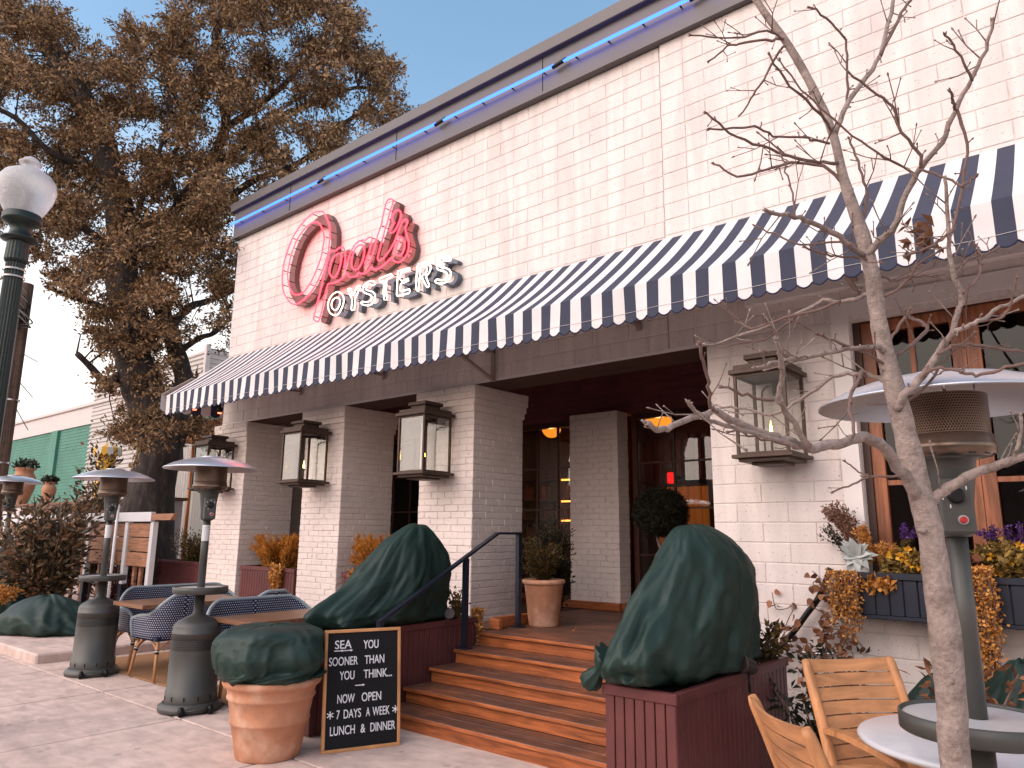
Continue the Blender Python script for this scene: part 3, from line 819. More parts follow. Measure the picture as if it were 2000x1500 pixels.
# blue neon line along the coping
bn = thing('blue_neon_line', 'long thin blue neon tube running along the grey coping', 'neon tube', (XL, WY-.2, CZ))
BLU = emitter('blue_neon', (.03, .10, .95), 3.0)
xs_ = [XL-.12, -8.3, -5.9, -4.1, -2.5, -.9, .8]
z_b = GY(700, 316, WY-.135).z
for i in range(6):
    P(MB().tube([(xs_[i]+.06, WY-.135, z_b), (xs_[i+1]-.06, WY-.135, z_b)], .016, 8).build('neon_tube', BLU), bn)
    P(MB().tube([(xs_[i+1]-.09, WY-.13, z_b-.012), (xs_[i+1]+.09, WY-.13, z_b+.012)], .022, 8).build('coupler', BLACKM), bn)
    n = 4
    for q in range(n):
        x = xs_[i] + (xs_[i+1]-xs_[i])*(q+.5)/n
        P(MB().tube([(x, WY-.13, z_b-.004), (x, WY-.076, z_b-.004)], .008, 6).build('standoff', BLACKM), bn)

# ------------------------------------------------------------------ wall lanterns
FLAME = emitter('gas_flame', (1, .50, .10), 9)
def lantern(label, x, y, z0, wd, ht, group='gas lanterns on the front wall'):
    t = thing('wall_lantern', label, 'lantern', (x, y, z0), 0, group)
    h = wd/2; cy = -h-.06
    def bx(lo, hi, m_=None): return (lo[0], lo[1]+cy, lo[2]), (hi[0], hi[1]+cy, hi[2])
    tp = MB()
    for lo, hi in (((-h*1.12, -h*1.12, ht*.80), (h*1.12, h*1.12, ht*.84)), ((-h*.98, -h*.98, ht*.8405), (h*.98, h*.98, ht*.885)), ((-h*.55, -h*.55, ht*.8855), (h*.55, h*.55, ht*.94)), ((-h*.66, -h*.66, ht*.9405), (h*.66, h*.66, ht*.985))):
        tp.box(*bx(lo, hi), 0, .004)
    tp.build('roof', BRONZE, t)
    bs = MB()
    for lo, hi in (((-h*.6, -h*.6, 0), (h*.6, h*.6, ht*.025)), ((-h*.95, -h*.95, ht*.0255), (h*.95, h*.95, ht*.055)), ((-h*1.14, -h*1.14, ht*.0555), (h*1.14, h*1.14, ht*.088))): bs.box(*bx(lo, hi), 0, .004)
    bs.build('base', BRONZE, t)
    fm = MB(); q = h*.93; w_ = .011
    for sx in (-1, 1):
        for sy in (-1, 1): fm.box((sx*q-w_, sy*q-w_+cy, ht*.0885), (sx*q+w_, sy*q+w_+cy, ht*.7995))
    for s in (-1, 1):
        for za, zb in ((.0885, .108), (.775, .7995)):
            fm.box((-q+w_, s*q-.006+cy, ht*za), (q-w_, s*q+.006+cy, ht*zb)); fm.box((s*q-.006, -q+w_+cy, ht*za), (s*q+.006, q-w_+cy, ht*zb))
    fm.build('frame', BRONZE, t)
    for k in range(4):
        g_ = MB().box((-q+w_, -.0015, ht*.108), (q-w_, .0015, ht*.775)); g_.xf(Matrix.Translation((0, cy, 0)) @ Matrix.Rotation(k*math.pi/2, 4, 'Z') @ Matrix.Translation((0, -q, 0)))
        g_.build('pane', LGLASS, t)
    MB().tube([(0, cy, ht*.088), (0, cy, ht*.26)], .009, 8).tube([(0, cy, ht*.26), (0, cy, ht*.275)], .020, 8).build('burner', BRONZE, t)
    MB().tube(smoothpath([(-h*.5, cy+h*.6, ht*.09), (-h*.5, cy+h*.6, ht*.6), (-h*.4, cy+h*.5, ht*.7), (0, cy+h*.2, ht*.72)], 5), .008, 6).build('gas_pipe', BRONZE, t)
    MB().lathe([(.001, ht*.28), (.012, ht*.30), (.010, ht*.33), (.004, ht*.37), (.0005, ht*.40)], 8, c=(0, cy, 0)).build('flame', FLAME, t)
    MB().box((-h*.22, -.070, ht*.66), (h*.22, -.001, ht*.795), 0, .004).build('back_plate', BRONZE, t)
    return t
lantern('bronze gas lantern on the brick pillar between the steps and the covered plant', -5.86, WY+.02, 2.07, .42, .86)
lantern('bronze gas lantern on the middle brick pillar', -8.10, WY+.02, 2.06, .42, .86)
lantern('bronze gas lantern on the end pillar at the corner of the building', -10.42, WY+.02, 2.05, .42, .86)
lantern('bronze gas lantern on the block wall beside the wooden window', -2.02, WY-.02, 2.03, .40, .86)
# ------------------------------------------------------------------ patio heaters
def dotmat(name, base, dot, scale, thr, rough=.4, metal=.6, uvscale=None):
    """regular staggered dots from a UV map in metres"""
    m = bpy.data.materials.new(name); m.use_nodes = True; nt = m.node_tree; L = nt.links; b = nt.nodes['Principled BSDF']
    uv = nt.nodes.new('ShaderNodeUVMap'); sp = nt.nodes.new('ShaderNodeSeparateXYZ'); L.new(uv.outputs[0], sp.inputs[0])
    def mth(op, a, c=None):
        n = nt.nodes.new('ShaderNodeMath'); n.operation = op
        for i, q in enumerate((a, c)):
            if q is None: continue
            if isinstance(q, (int, float)): n.inputs[i].default_value = q
            else: L.new(q, n.inputs[i])
        return n.outputs[0]
    v = mth('MULTIPLY', sp.outputs[1], 1/scale); row = mth('FLOOR', v)
    u = mth('ADD', mth('MULTIPLY', sp.outputs[0], 1/scale), mth('MULTIPLY', mth('MODULO', row, 2), .5))
    fu, fv = mth('SUBTRACT', mth('FRACT', u), .5), mth('SUBTRACT', mth('FRACT', v), .5)
    d = mth('SQRT', mth('ADD', mth('MULTIPLY', fu, fu), mth('MULTIPLY', fv, fv)))
    f = mth('LESS_THAN', d, thr)
    mx = nt.nodes.new('ShaderNodeMix'); mx.data_type = 'RGBA'; L.new(f, mx.inputs[0]); mx.inputs[6].default_value = (*base, 1); mx.inputs[7].default_value = (*dot, 1)
    L.new(mx.outputs[2], b.inputs['Base Color']); b.inputs['Roughness'].default_value = rough; b.inputs['Metallic'].default_value = metal
    bn = nt.nodes.new('ShaderNodeBump'); bn.inputs['Strength'].default_value = .5; bn.inputs['Distance'].default_value = .003
    L.new(mth('SUBTRACT', .5, d), bn.inputs['Height']); L.new(bn.outputs[0], b.inputs['Normal'])
    return m
def cyl_uv(me, r):
    """cylinder unwrap in metres"""
    uv = me.uv_layers.new(name='UVMap'); co = me.vertices
    for p in me.polygons:
        an = [math.atan2(co[me.loops[l].vertex_index].co.y, co[me.loops[l].vertex_index].co.x) for l in p.loop_indices]
        if max(an) - min(an) > math.pi: an = [a + 2*math.pi if a < 0 else a for a in an]
        for l, a in zip(p.loop_indices, an): uv.data[l].uv = (a*r, co[me.loops[l].vertex_index].co.z)
PERF = dotmat('perforated_band', (.050, .051, .048), (.004, .004, .004), .0135, .30, .42, .35)
SCREEN = dotmat('emitter_screen', (.17, .115, .085), (.03, .016, .010), .009, .33, .28, .85)
REFL = mat('spun_aluminium', (.64, .65, .68), .33, metal=.8, var=.10, vscale=3)
HOT = mat('burner_pot', (.18, .13, .10), .32, metal=.9, var=.2, vscale=20)
STICK = mat('white_sticker', (.70, .70, .68), .5)
def heater(label, loc, rot, scale=1.0, sticker=True):
    t = thing('patio_heater', label, 'patio heater', loc, rot, 'mushroom patio heaters'); t.scale = (scale,)*3
    MB().lathe([(.255, 0), (.262, .015), (.258, .05), (.235, .062), (.228, .075)], 40).build('base', GUN, t)
    body = MB().lathe([(.212, .075), (.212, .165), (.204, .172), (.202, .50)], 40, cap=False).build('tank_housing', GUN, t)
    o = MB().lathe([(.2022, .50), (.2012, .585)], 48, cap=False).build('perforated_band', PERF, t); cyl_uv(o.data, .2)
    MB().lathe([(.2010, .585), (.200, .630), (.204, .634), (.204, .642), (.199, .646), (.197, .690), (.190, .706), (.165, .732), (.11, .762), (.060, .782), (.055, .792), (.044, .795), (.042, .99)], 40).build('lid', GUN, t)
    for k in range(12):
        a = k*math.pi/6+.1
        MB().xf(Matrix()).box((-.0045, -.002, -.018), (.0045, .003, .018)).xf(Matrix.Rotation(a, 4, 'Z') @ Matrix.Translation((0, -.2135, .118))).build('vent_slot', BLACKM, body)
    tr = MB().lathe([(.04, .955), (.10, .962), (.225, .965), (.232, .97), (.232, 1.022), (.226, 1.026), (.222, 1.022), (.220, 1.012), (.03, 1.012)], 44, cap=False).build('tray', GUN, t)
    MB().lathe([(.2195, 1.0135), (.03, 1.0145)], 44, cap=False).build('tray_top', mat('tray_top_metal', (.68, .67, .67), .22, metal=.2, var=.1), tr)
    MB().tube([(0, 0, .98), (0, 0, 1.66)], .033, 20).build('pole', GUN, t)
    hd = MB().lathe([(.042, 1.60), (.058, 1.615), (.062, 1.70), (.078, 1.82), (.085, 1.865), (.125, 1.872)], 28).build('control_head', GUN, t)
    MB().box((-.05, -.115, 1.61), (.05, -.05, 1.80), 0, .008).build('control_panel', GUN, hd)
    MB().lathe([(.027, 0), (.025, .02), (.018, .028)], 20).xf(Matrix.Translation((0, -.115, 1.735)) @ Matrix.Rotation(math.pi/2, 4, 'X')).build('knob', BLACKM, hd)
    MB().lathe([(.016, 0), (.016, .008)], 16).xf(Matrix.Translation((.012, -.115, 1.655)) @ Matrix.Rotation(math.pi/2, 4, 'X')).build('button_ring', STEEL, hd)
    MB().lathe([(.011, 0), (.011, .02), (.006, .023)], 16).xf(Matrix.Translation((.012, -.117, 1.655)) @ Matrix.Rotation(math.pi/2, 4, 'X')).build('ignition_button', mat('red_button', (.45, .02, .02), .3), hd)
    for k in range(5):
        a = math.radians(40+k*50)
        MB().box((-.002, -.0162, -.006), (.002, -.0152, .006)).xf(Matrix.Translation((.04*math.cos(a), -.1, 1.735+.04*math.sin(a)))).build('dial_mark', STICK, hd)
    MB().lathe([(.125, 1.872), (.148, 1.885), (.152, 1.90), (.152, 1.915), (.144, 1.925), (.146, 1.945), (.14, 1.95)], 36, cap=False).build('burner_ring', HOT, t)
    for k in range(14):
        a = k*2*math.pi/14
        MB().box((-.011, -.002, -.004), (.011, .002, .004)).xf(Matrix.Rotation(a, 4, 'Z') @ Matrix.Translation((0, -.138, 1.8795))).build('burner_slot', BLACKM, hd)
    sc = MB().lathe([(.139, 1.95), (.139, 2.09)], 44, cap=False).build('emitter_screen', SCREEN, t); cyl_uv(sc.data, .139)
    MB().lathe([(.05, 1.95), (.05, 2.0), (.03, 2.03)], 16).build('reflection_glow', mat('core_reflection_glow', (.2, .08, .03), .3, metal=.8, emit=(1, .25, .05), estr=.3), sc)  # weak emission stands in for the orange reflection inside the screen
    rf = MB().lathe([(.41, 2.062), (.412, 2.066), (.405, 2.072), (.33, 2.112), (.24, 2.143), (.15, 2.160), (.08, 2.166), (.002, 2.168)], 56, cap=False)
    rf.lathe([(.412, 2.060), (.405, 2.064), (.33, 2.104), (.24, 2.136), (.15, 2.153), (.002, 2.160)], 56, cap=False)
    rf.build('reflector', REFL, t)
    MB().lathe([(.10, 2.168), (.10, 2.176), (.02, 2.182)], 24).build('reflector_cap', REFL, t)
    for k in range(3):
        a = k*2*math.pi/3+.5
        MB().tube([(.13*math.cos(a), .13*math.sin(a), 2.09), (.13*math.cos(a), .13*math.sin(a), 2.152)], .005, 6).build('stay', STEEL, t)
    if sticker:
        s = MB().lathe([(.0336, 1.42), (.0336, 1.56)], 20, cap=False).build('label_sticker', STICK, t)
        lm = MB()
        for k in range(8): lm.lathe([(.0339, 1.43+k*.015), (.0339, 1.436+k*.015)], 12, cap=False)
        lm.build('label_print', mat('grey_print', (.28, .28, .28), .6), s)
    for s_ in (-1, 1):
        wv = MB().lathe([(.032, -.02), (.038, -.014), (.038, .014), (.032, .02)], 20).xf(Matrix.Translation((s_*.115, -.268, .038)) @ Matrix.Rotation(math.pi/2, 4, 'Y')).build('wheel', BLACKM, t)
        MB().lathe([(.018, .0201), (.016, .024)], 12).xf(Matrix.Translation((s_*.115, -.268, .038)) @ Matrix.Rotation(math.pi/2, 4, 'Y')).build('hub', GUN, wv)
    MB().tube([(-.115, -.268, .038), (.115, -.268, .038)], .010, 8).box((-.07, -.272, .025), (.07, -.24, .055)).build('axle', GUN, t)
    return t
heater('grey mushroom patio heater beside the blue rattan bench and rug', (-8.72, 3.46, 0), math.radians(72))
heater('grey mushroom patio heater next to the large covered terracotta pot', (-6.44, 3.39, 0), math.radians(72))
heater('grey patio heater standing over the round marble table', (-.45, 2.82, 0), math.radians(15), .95, False)
fh = GD(28, 935, 12.0)
heater('small distant patio heater in front of the terracotta urns', (fh.x, fh.y, 0.12), math.radians(30), 1.03, False)

# ------------------------------------------------------------------ cloth plant covers
def tarp(name, label, rings, root, seg=150, rows=96, fold=.10, seed=1, top_pt=None, kf=9, fine=1.0):
    """loft through ellipses (x, y, z, rx, ry, rot) with vertical creases; root = ground point"""
    t = thing(name, label, 'plant cover', root, 0, 'green cloth plant covers')
    R = np.array(rings, float); n = len(R)
    V = []; rs = random.Random(seed); ph = [rs.uniform(0, 6.28) for _ in range(8)]
    for i in range(rows+1):
        s = i/rows*(n-1); k = min(int(s), n-2); f = s-k
        p0, p1, p2, p3 = R[max(k-1, 0)], R[k], R[k+1], R[min(k+2, n-1)]
        q = .5*((2*p1)+(p2-p0)*f+(2*p0-5*p1+4*p2-p3)*f*f+(3*p1-p0-3*p2+p3)*f**3)
        v = i/rows; am = fold*(1-.45*v)
        for j in range(seg):
            th = 2*math.pi*j/seg
            cz, sz = math.cos(th), math.sin(th)
            P3 = Vector((cz*1.6+seed*3, sz*1.6, v*2.0))
            w_ = mnoise.noise(P3)                                       # broad lumps
            an = th + .9*mnoise.noise(Vector((v*2.2+seed, seed*1.7, cz))) + v*.7*math.sin(ph[0])
            cr = abs(math.sin(an*kf/2+ph[1]))                            # creases running up the cloth
            cr2 = 1-abs(mnoise.noise(Vector((cz*3.1+7*seed, sz*3.1, v*3.4+an*.3))))*2.2
            def rdg(fx, fz, o_, k=1.0): return (1-abs(2*mnoise.noise(Vector((cz*fx+o_, sz*fx-o_, v*fz+an*k))))) ** 3
            r1 = rdg(1.3, 1.1, 3.1*seed, .35); r2 = rdg(2.6, 2.2, 5.7*seed, -.5); r3 = rdg(4.6, 5.5, 1.9*seed, .8)
            g = 1 + am*(w_*1.0) + am*.45*(cr-.6)*(.3+.7*(1-v)) + am*(.45*(r1-.45)+.30*(r2-.45)+.15*(r3-.45))
            def cell(fx, fz, o_, k): d_ = mnoise.voronoi(Vector((cz*fx+o_, sz*fx+o_*.7, v*fz+an*k)))[0]; return min(d_[1]-d_[0], .5)
            g += am*(-2.3*cell(1.25, 1.0, 2.3*seed, .25) + 1.1*fine*cell(2.2, 2.6*fine, 4.9*seed, -.4) - .8*fine*fine*cell(3.6, 4.2*fine, 1.3*seed, .6)) + am*.42
            lx, ly = q[3]*g*cz, q[4]*g*sz
            cr_, sr_ = math.cos(q[5]), math.sin(q[5])
            zz = q[2] + am*.22*mnoise.noise(Vector((cz*2.5, sz*2.5+seed, v*4)))*min(1, v*6)
            V.append((q[0]+lx*cr_-ly*sr_-root[0], q[1]+lx*sr_+ly*cr_-root[1], zz-root[2]))
    V = np.array(V); Q = np.array([(i*seg+j, i*seg+(j+1) % seg, (i+1)*seg+(j+1) % seg, (i+1)*seg+j) for i in range(rows) for j in range(seg)])
    m_ = MB(); m_.add(V, [tuple(int(a) for a in q) for q in Q], 0, True)
    m_.f.append(tuple(rows*seg+j for j in range(seg))); m_.m.append(0); m_.sm.append(True)
    m_.f.append(tuple(seg-1-j for j in range(seg))); m_.m.append(0); m_.sm.append(True)
    o = m_.build('cloth', TARP, t)
    return t
# right planter cover
cR = tarp('plant_cover', 'green cloth cover tied over a tall shrub on the planter right of the steps', [
    (-2.09, 4.20, .735, .20, .66, .0), (-2.10, 4.17, .77, .27, .75, .0), (-2.11, 4.15, .86, .30, .79, .02), (-2.10, 4.20, .98, .30, .75, .02), (-2.08, 4.24, 1.12, .28, .66, .0),
    (-2.06, 4.27, 1.28, .25, .55, 0), (-2.05, 4.26, 1.41, .21, .42, 0), (-2.05, 4.22, 1.50, .15, .29, 0), (-2.06, 4.19, 1.56, .08, .15, 0), (-2.06, 4.18, 1.575, .01, .02, 0)], (-2.08, 4.25, .68), fold=.13, seed=4, kf=11)
k_ = GY(1200, 1300, 3.62)
kt = MB(); kt.lathe([(.09, .10), (.055, .04), (.030, 0), (.034, -.02), (.055, -.07), (.05, -.11), (.03, -.13)], 22)
for i, q in enumerate(kt.v):
    a = math.atan2(q[1], q[0]); s = 1 + .18*math.sin(a*7); kt.v[i] = (q[0]*s, q[1]*s, q[2])
kt.xf(Matrix.Translation(Vector((-2.30, 3.50, .80)) - Vector(cR.location)) @ Matrix.Rotation(.75, 4, 'Y')).build('tied_knot', TARP, cR)
# left planter cover
tarp('plant_cover', 'green cloth cover over a leaning shrub on the planter left of the steps', [
    (-5.12, 4.42, .735, .20, .64, 0), (-5.12, 4.40, .77, .26, .71, 0), (-5.13, 4.40, .86, .28, .71, .02), (-5.13, 4.52, 1.0, .29, .60, 0), (-5.12, 4.60, 1.14, .28, .50, 0),
    (-5.11, 4.64, 1.28, .25, .43, 0), (-5.10, 4.66, 1.41, .20, .33, 0), (-5.09, 4.69, 1.50, .14, .22, 0), (-5.08, 4.71, 1.57, .07, .10, 0), (-5.08, 4.71, 1.585, .01, .02, 0)], (-5.12, 4.4, .68), fold=.14, seed=9, kf=10)
# big pot with cover
pc = Vector((-4.77, 3.10, 0))
pot = thing('terracotta_pot', 'large flared terracotta pot with green cover beside the letter board', 'pot', pc)
MB().lathe([(.205, 0), (.215, .012), (.232, .10), (.258, .225), (.268, .232), (.270, .245), (.262, .255), (.285, .38), (.297, .388), (.299, .402), (.290, .412), (.302, .455), (.325, .47), (.335, .49), (.328, .512), (.305, .516), (.285, .50), (.27, .45)], 64).build('body', TERRA, pot)
MB().lathe([(.274, .46), (.002, .47)], 40, cap=False).build('soil', SOIL, pot)
tarp('plant_cover', 'green cloth cover bulging over the large terracotta pot', [
    (pc.x, pc.y, .455, .25, .25, 0), (pc.x, pc.y, .525, .335, .335, 0), (pc.x-.03, pc.y-.02, .57, .37, .345, .6), (pc.x-.02, pc.y-.02, .66, .40, .36, .6), (pc.x-.03, pc.y-.02, .75, .38, .34, .6), (pc.x-.02, pc.y, .81, .36, .32, .6), (pc.x-.03, pc.y, .845, .26, .23, .6), (pc.x-.04, pc.y, .855, .02, .02, 0)], (pc.x, pc.y, .455), fold=.15, seed=13, kf=8, fine=.4)
# covers on the far bed and under the window
bed = MB().box((-22, 3.25, -.02), (-9.75, 6.6, .11), 0, .02).build('planting_bed_curb', CONC); tag(bed, kind='structure')
def mound(label, px, py, z0, rx, ry, h, seed, rot=0.0):
    c = GZ(px, py, z0) if z0 > 0 else Vector((GY(px, py, 5.2).x, 5.2, 0))
    return tarp('plant_cover', label, [(c.x, c.y, z0+.0, rx*.9, ry*.9, rot), (c.x, c.y, z0+h*.14, rx, ry, rot), (c.x, c.y, z0+h*.45, rx*.86, ry*.86, rot), (c.x+.05, c.y, z0+h*.8, rx*.5, ry*.5, rot), (c.x+.06, c.y, z0+h*.97, rx*.2, ry*.2, rot), (c.x+.06, c.y, z0+h, rx*.02, ry*.02, rot)], (c.x, c.y, z0), fold=.2, seed=seed, seg=90, rows=50, fine=.5)
mound('low green cloth cover on the bed behind the first patio heater', 85, 1235, .115, .75, .5, .50, 21, .5)
mound('green cloth cover at the far edge of the planting bed under the marigolds', -5, 1215, .115, .55, .6, .62, 22)
mound('dark green cloth cover on the ground under the navy window box', 1822, 1340, 0, .40, .34, .72, 23)
mound('dark green cloth cover beside the trailing golden creeper', 1985, 1400, 0, .40, .42, .84, 24)

# ------------------------------------------------------------------ letter board
bl, brr = GZ(627, 1474, 0), GZ(781, 1455, 0)
dirv = (brr - bl); BWd = dirv.length; ang = math.atan2(dirv.y, dirv.x)
sg = thing('letter_board', 'black felt letter board in a pale wood frame leaning by the steps', 'sign', bl, ang)
LEAN = Matrix.Rotation(math.radians(-6), 4, 'X')
BH = .815
FELT = mat('black_felt', (.008, .008, .010), .9, bump=.5, bscale=220, stretch=(.05, 1, 1))
PINE = mat('pale_frame_wood', (.56, .27, .11), .5, var=.15, vscale=8, grain=((4, 30, 4), .25))
MB().box((.014, .004, .014), (BWd-.014, .020, BH-.014)).xf(LEAN).build('felt_panel', FELT, sg)
grv = MB()
for k in range(62): grv.box((.02, .0024, .02+k*.0126), (BWd-.02, .0041, .02+k*.0126+.0085))
grv.xf(LEAN).build('felt_ridges', FELT, sg)
for lo, hi in (((0, -.008, 0), (BWd, .024, .022)), ((0, -.008, BH-.022), (BWd, .024, BH)), ((0, -.008, .0221), (.022, .024, BH-.0221)), ((BWd-.022, -.008, .0221), (BWd, .024, BH-.0221))):
    MB().box(lo, hi, 0, .003).xf(LEAN).build('frame_rail', PINE, sg)
LET = mat('white_letters', (.72, .72, .76), .5)
def lettering(txt, u0, u1, v, h=.058):
    cu = bpy.data.curves.new('lettering', 'FONT'); cu.body = txt; cu.size = 1; cu.extrude = .03; cu.offset = .006
    ob = bpy.data.objects.new('lettering', cu); COL.objects.link(ob)
    me = bpy.data.meshes.new_from_object(ob.evaluated_get(bpy.context.evaluated_depsgraph_get())); bpy.data.objects.remove(ob)
    co = np.array([q.co[:] for q in me.vertices]); x0, x1 = co[:, 0].min(), co[:, 0].max()
    hc = .70
    me.transform(Matrix.Translation((-x0, 0, 0))); me.transform(Matrix.Diagonal(((u1-u0)*BWd/(x1-x0), h/hc, .08, 1)))
    me.transform(Matrix.Rotation(math.pi/2, 4, 'X')); me.transform(LEAN @ Matrix.Translation((u0*BWd, .0005, BH*(1-v)-h/2)))
    me.name = 'lettering'; me.materials.clear()
    return link('lettering', me, sg, LET)
lettering('SEA', .13, .345, .125); lettering('YOU', .50, .70, .135)
lettering('SOONER', .06, .43, .265); lettering('THAN', .52, .78, .265)
lettering('YOU', .20, .39, .385); lettering('THINK...', .51, .885, .385)
lettering('NOW', .18, .40, .575); lettering('OPEN', .49, .745, .575)
lettering('7', .175, .215, .70); lettering('DAYS', .265, .485, .70); lettering('A', .55, .60, .70); lettering('WEEK', .635, .86, .70)
lettering('LUNCH', .10, .41, .828); lettering('&', .485, .545, .828); lettering('DINNER', .61, .935, .828)
def arrow(u0, u1, v):
    a = MB().box((u0*BWd, -.001, BH*(1-v)-.003), (u1*BWd, .0005, BH*(1-v)+.003))
    a.add([(u1*BWd-.002, -.001, BH*(1-v)+.009), (u1*BWd-.002, -.001, BH*(1-v)-.009), (u1*BWd+.016, -.001, BH*(1-v))], [(0, 1, 2)])
    a.xf(LEAN).build('arrow', LET, sg)
arrow(.12, .22, .178); arrow(.24, .335, .178); arrow(.40, .50, .475)
def star(u, v):
    s = MB()
    for k in range(3):
        s.box((-.026, 0, -.0035), (.026, .0012, .0035), 0)
        s.v[-8:] = [tuple(Matrix.Rotation(k*math.pi/3+.5, 3, 'Y') @ Vector(q) + Vector((0, -.0006*k, 0))) for q in s.v[-8:]]
    s.xf(LEAN @ Matrix.Translation((u*BWd, -.001, BH*(1-v)))).build('asterisk', LET, sg)
star(.095, .70); star(.935, .70)

# ------------------------------------------------------------------ rugs, cafe tables, rattan seats
RUG = mat('jute_rug', (.36, .185, .085), .95, var=.35, vscale=60, bump=.8, bscale=160, coord='World')
def rug(label, x0, x1, y0, y1):
    o = MB().box((0, 0, .004), (x1-x0, y1-y0, .016), 0, .004).build('rug', RUG, None, (x0, y0, 0)); tag(o, label, 'rug', 'jute rugs under the cafe tables')
rug('flat brown jute rug under the bench beside the first heater', -9.5, -7.41, 3.66, 5.6)
rug('flat brown jute rug next to the large terracotta pot', -7.15, -5.42, 3.66, 5.6)
WEAVE = dotmat('blue_white_weave', (.008, .011, .055), (.58, .60, .62), .022, .235, .5, 0)
EDGE = dotmat('pale_woven_edge', (.34, .40, .42), (.03, .04, .10), .012, .25, .5, 0)
RATT = mat('rattan_cane', (.42, .20, .085), .45, var=.2, vscale=14)
NAVYC = mat('navy_cushion', (.010, .014, .05), .8)
def weave_shell(t, wd, dp, seat=.42, back=.84, arm=.63):
    """U-shaped woven back and arms, front towards +X"""
    r = min(.24, wd*.4); path = [(dp/2, -wd/2, 0)]
    path += [(-dp/2+r, -wd/2, .45)]
    for k in range(1, 8):
        a = math.pi*1.5 - k*math.pi/16
        path.append((-dp/2+r+r*math.cos(a), -wd/2+r+r*math.sin(a), .45+.55*k/8))
    n = max(2, int(wd/.2))
    half = path + [(-dp/2, -wd/2+r+(wd/2-r)*k/n, 1) for k in range(0, n+1)]
    full = half + [(x, -y, h) for x, y, h in half[::-1][1:]]
    pts, hts = [], []
    for (x0, y0, h0), (x1, y1, h1) in zip(full, full[1:]):
        for k in range(3): f = k/3; pts.append((x0+(x1-x0)*f, y0+(y1-y0)*f)); hts.append(h0+(h1-h0)*f)
    pts.append(full[-1][:2]); hts.append(full[-1][2])
    zt = [arm - .06*(1-min(1, h/.45)) + (back-arm)*(max(0, (h-.45)/.55)**1.0*(3-2*max(0, (h-.45)/.55))*max(0, (h-.45)/.55)) if h > .45 else arm - .05*(1-h/.45)**2 for h in hts]
    s = 0; S = [0]
    for a, b in zip(pts, pts[1:]): s += math.dist(a, b); S.append(s)
    V, UV = [], []; rows = 5; n = len(pts)
    for i, ((x, y), z) in enumerate(zip(pts, zt)):
        nx, ny = x, y*.3
        for k in range(rows+1):
            f = k/rows; zz = seat-.03+(z-seat+.03)*f
            fl = .05*f*max(0, hts[i]-.2)
            V.append((x-fl*(1 if hts[i] > .5 else 0), y+math.copysign(.02*f, y), zz)); UV.append((S[i], zz))
    Fc = [(i*(rows+1)+k, (i+1)*(rows+1)+k, (i+1)*(rows+1)+k+1, i*(rows+1)+k+1) for i in range(n-1) for k in range(rows)]
    o = MB().add(V, Fc, 0, True).build('woven_back', WEAVE, t)
    uv = o.data.uv_layers.new(name='UVMap')
    for p in o.data.polygons:
        for l in p.loop_indices: uv.data[l].uv = UV[o.data.loops[l].vertex_index]
    so = o.modifiers.new('thickness', 'SOLIDIFY'); so.thickness = .022; so.offset = 0
    rim = [V[i*(rows+1)+rows] for i in range(n)]
    rim = [(dp/2, -wd/2-.0, seat-.03), (dp/2+.015, -wd/2-.015, (seat+arm)/2)] + rim + [(dp/2+.015, wd/2+.015, (seat+arm)/2), (dp/2, wd/2, seat-.03)]
    e = MB().tube(rim, .018, 8).build('woven_rim', EDGE, t)
    uv = e.data.uv_layers.new(name='UVMap')
    for p in e.data.polygons:
        for j, l in enumerate(p.loop_indices):
            vi = e.data.loops[l].vertex_index; uv.data[l].uv = ((vi//8)*.05, (vi % 8)*.014)
    MB().box((-dp/2+.03, -wd/2+.02, seat-.045), (dp/2, wd/2-.02, seat), 0, .01).build('seat', WEAVE if False else NAVYC, t)
    MB().box((-dp/2+.06, -wd/2+.035, seat+.001), (dp/2-.01, wd/2-.035, seat+.055), 0, .022).build('cushion', NAVYC, t)
    sk = MB().tube([(dp/2, -wd/2, seat-.03), (dp/2+.01, 0, seat-.03), (dp/2, wd/2, seat-.03)], .02, 8).build('front_apron', EDGE, t)
    sk.data.uv_layers.new(name='UVMap')
    BIND = mat('black_binding', (.02, .018, .018), .6)
    for sx in (-1, 1):
        for sy in (-1, 1):
            a = Vector((sx*(dp/2-.05), sy*(wd/2-.05), seat-.04)); b = Vector((sx*(dp/2-.01)+(-.05 if sx < 0 else 0), sy*(wd/2+.0), .002))
            lg = MB().tube([a, a.lerp(b, .5), b], [.017, .0165, .015], 9).build('leg', RATT, t)
            m1 = a.lerp(b, .27)
            MB().tube([a.lerp(b, .23), a.lerp(b, .33)], .021, 9).build('binding', BIND, lg)
            MB().tube([a.lerp(b, .255), a.lerp(b, .275)], .0225, 9).build('binding_ring', STICK, lg)
            MB().tube(smoothpath([m1, m1+Vector((-sx*.05, 0, .05)), m1+Vector((-sx*.12, 0, .09))], 4), .011, 7).tube(smoothpath([m1, m1+Vector((0, -sy*.05, .05)), m1+Vector((0, -sy*.12, .09))], 4), .011, 7).build('brace', RATT, lg)
def rattan(name, label, cat, loc, rot, wd, dp, group=None, back=.84):
    t = thing(name, label, cat, loc, rot, group); weave_shell(t, wd, dp, back=back); return t
rattan('rattan_bench', 'blue and white woven rattan bench behind the first cafe table', 'bench', (-8.78, 4.46, .016), 0, 1.42, .50, 'woven rattan benches', .83)
rattan('rattan_bench', 'blue and white woven rattan bench behind the second heater tray and terracotta pot', 'bench', (-6.62, 4.22, .016), 0, 1.18, .46, 'woven rattan benches', .83)
rattan('rattan_chair', 'blue and white woven rattan armchair drawn up to the first cafe table', 'chair', (-8.00, 3.90, .016), math.radians(182), .52, .50, 'woven rattan chairs')
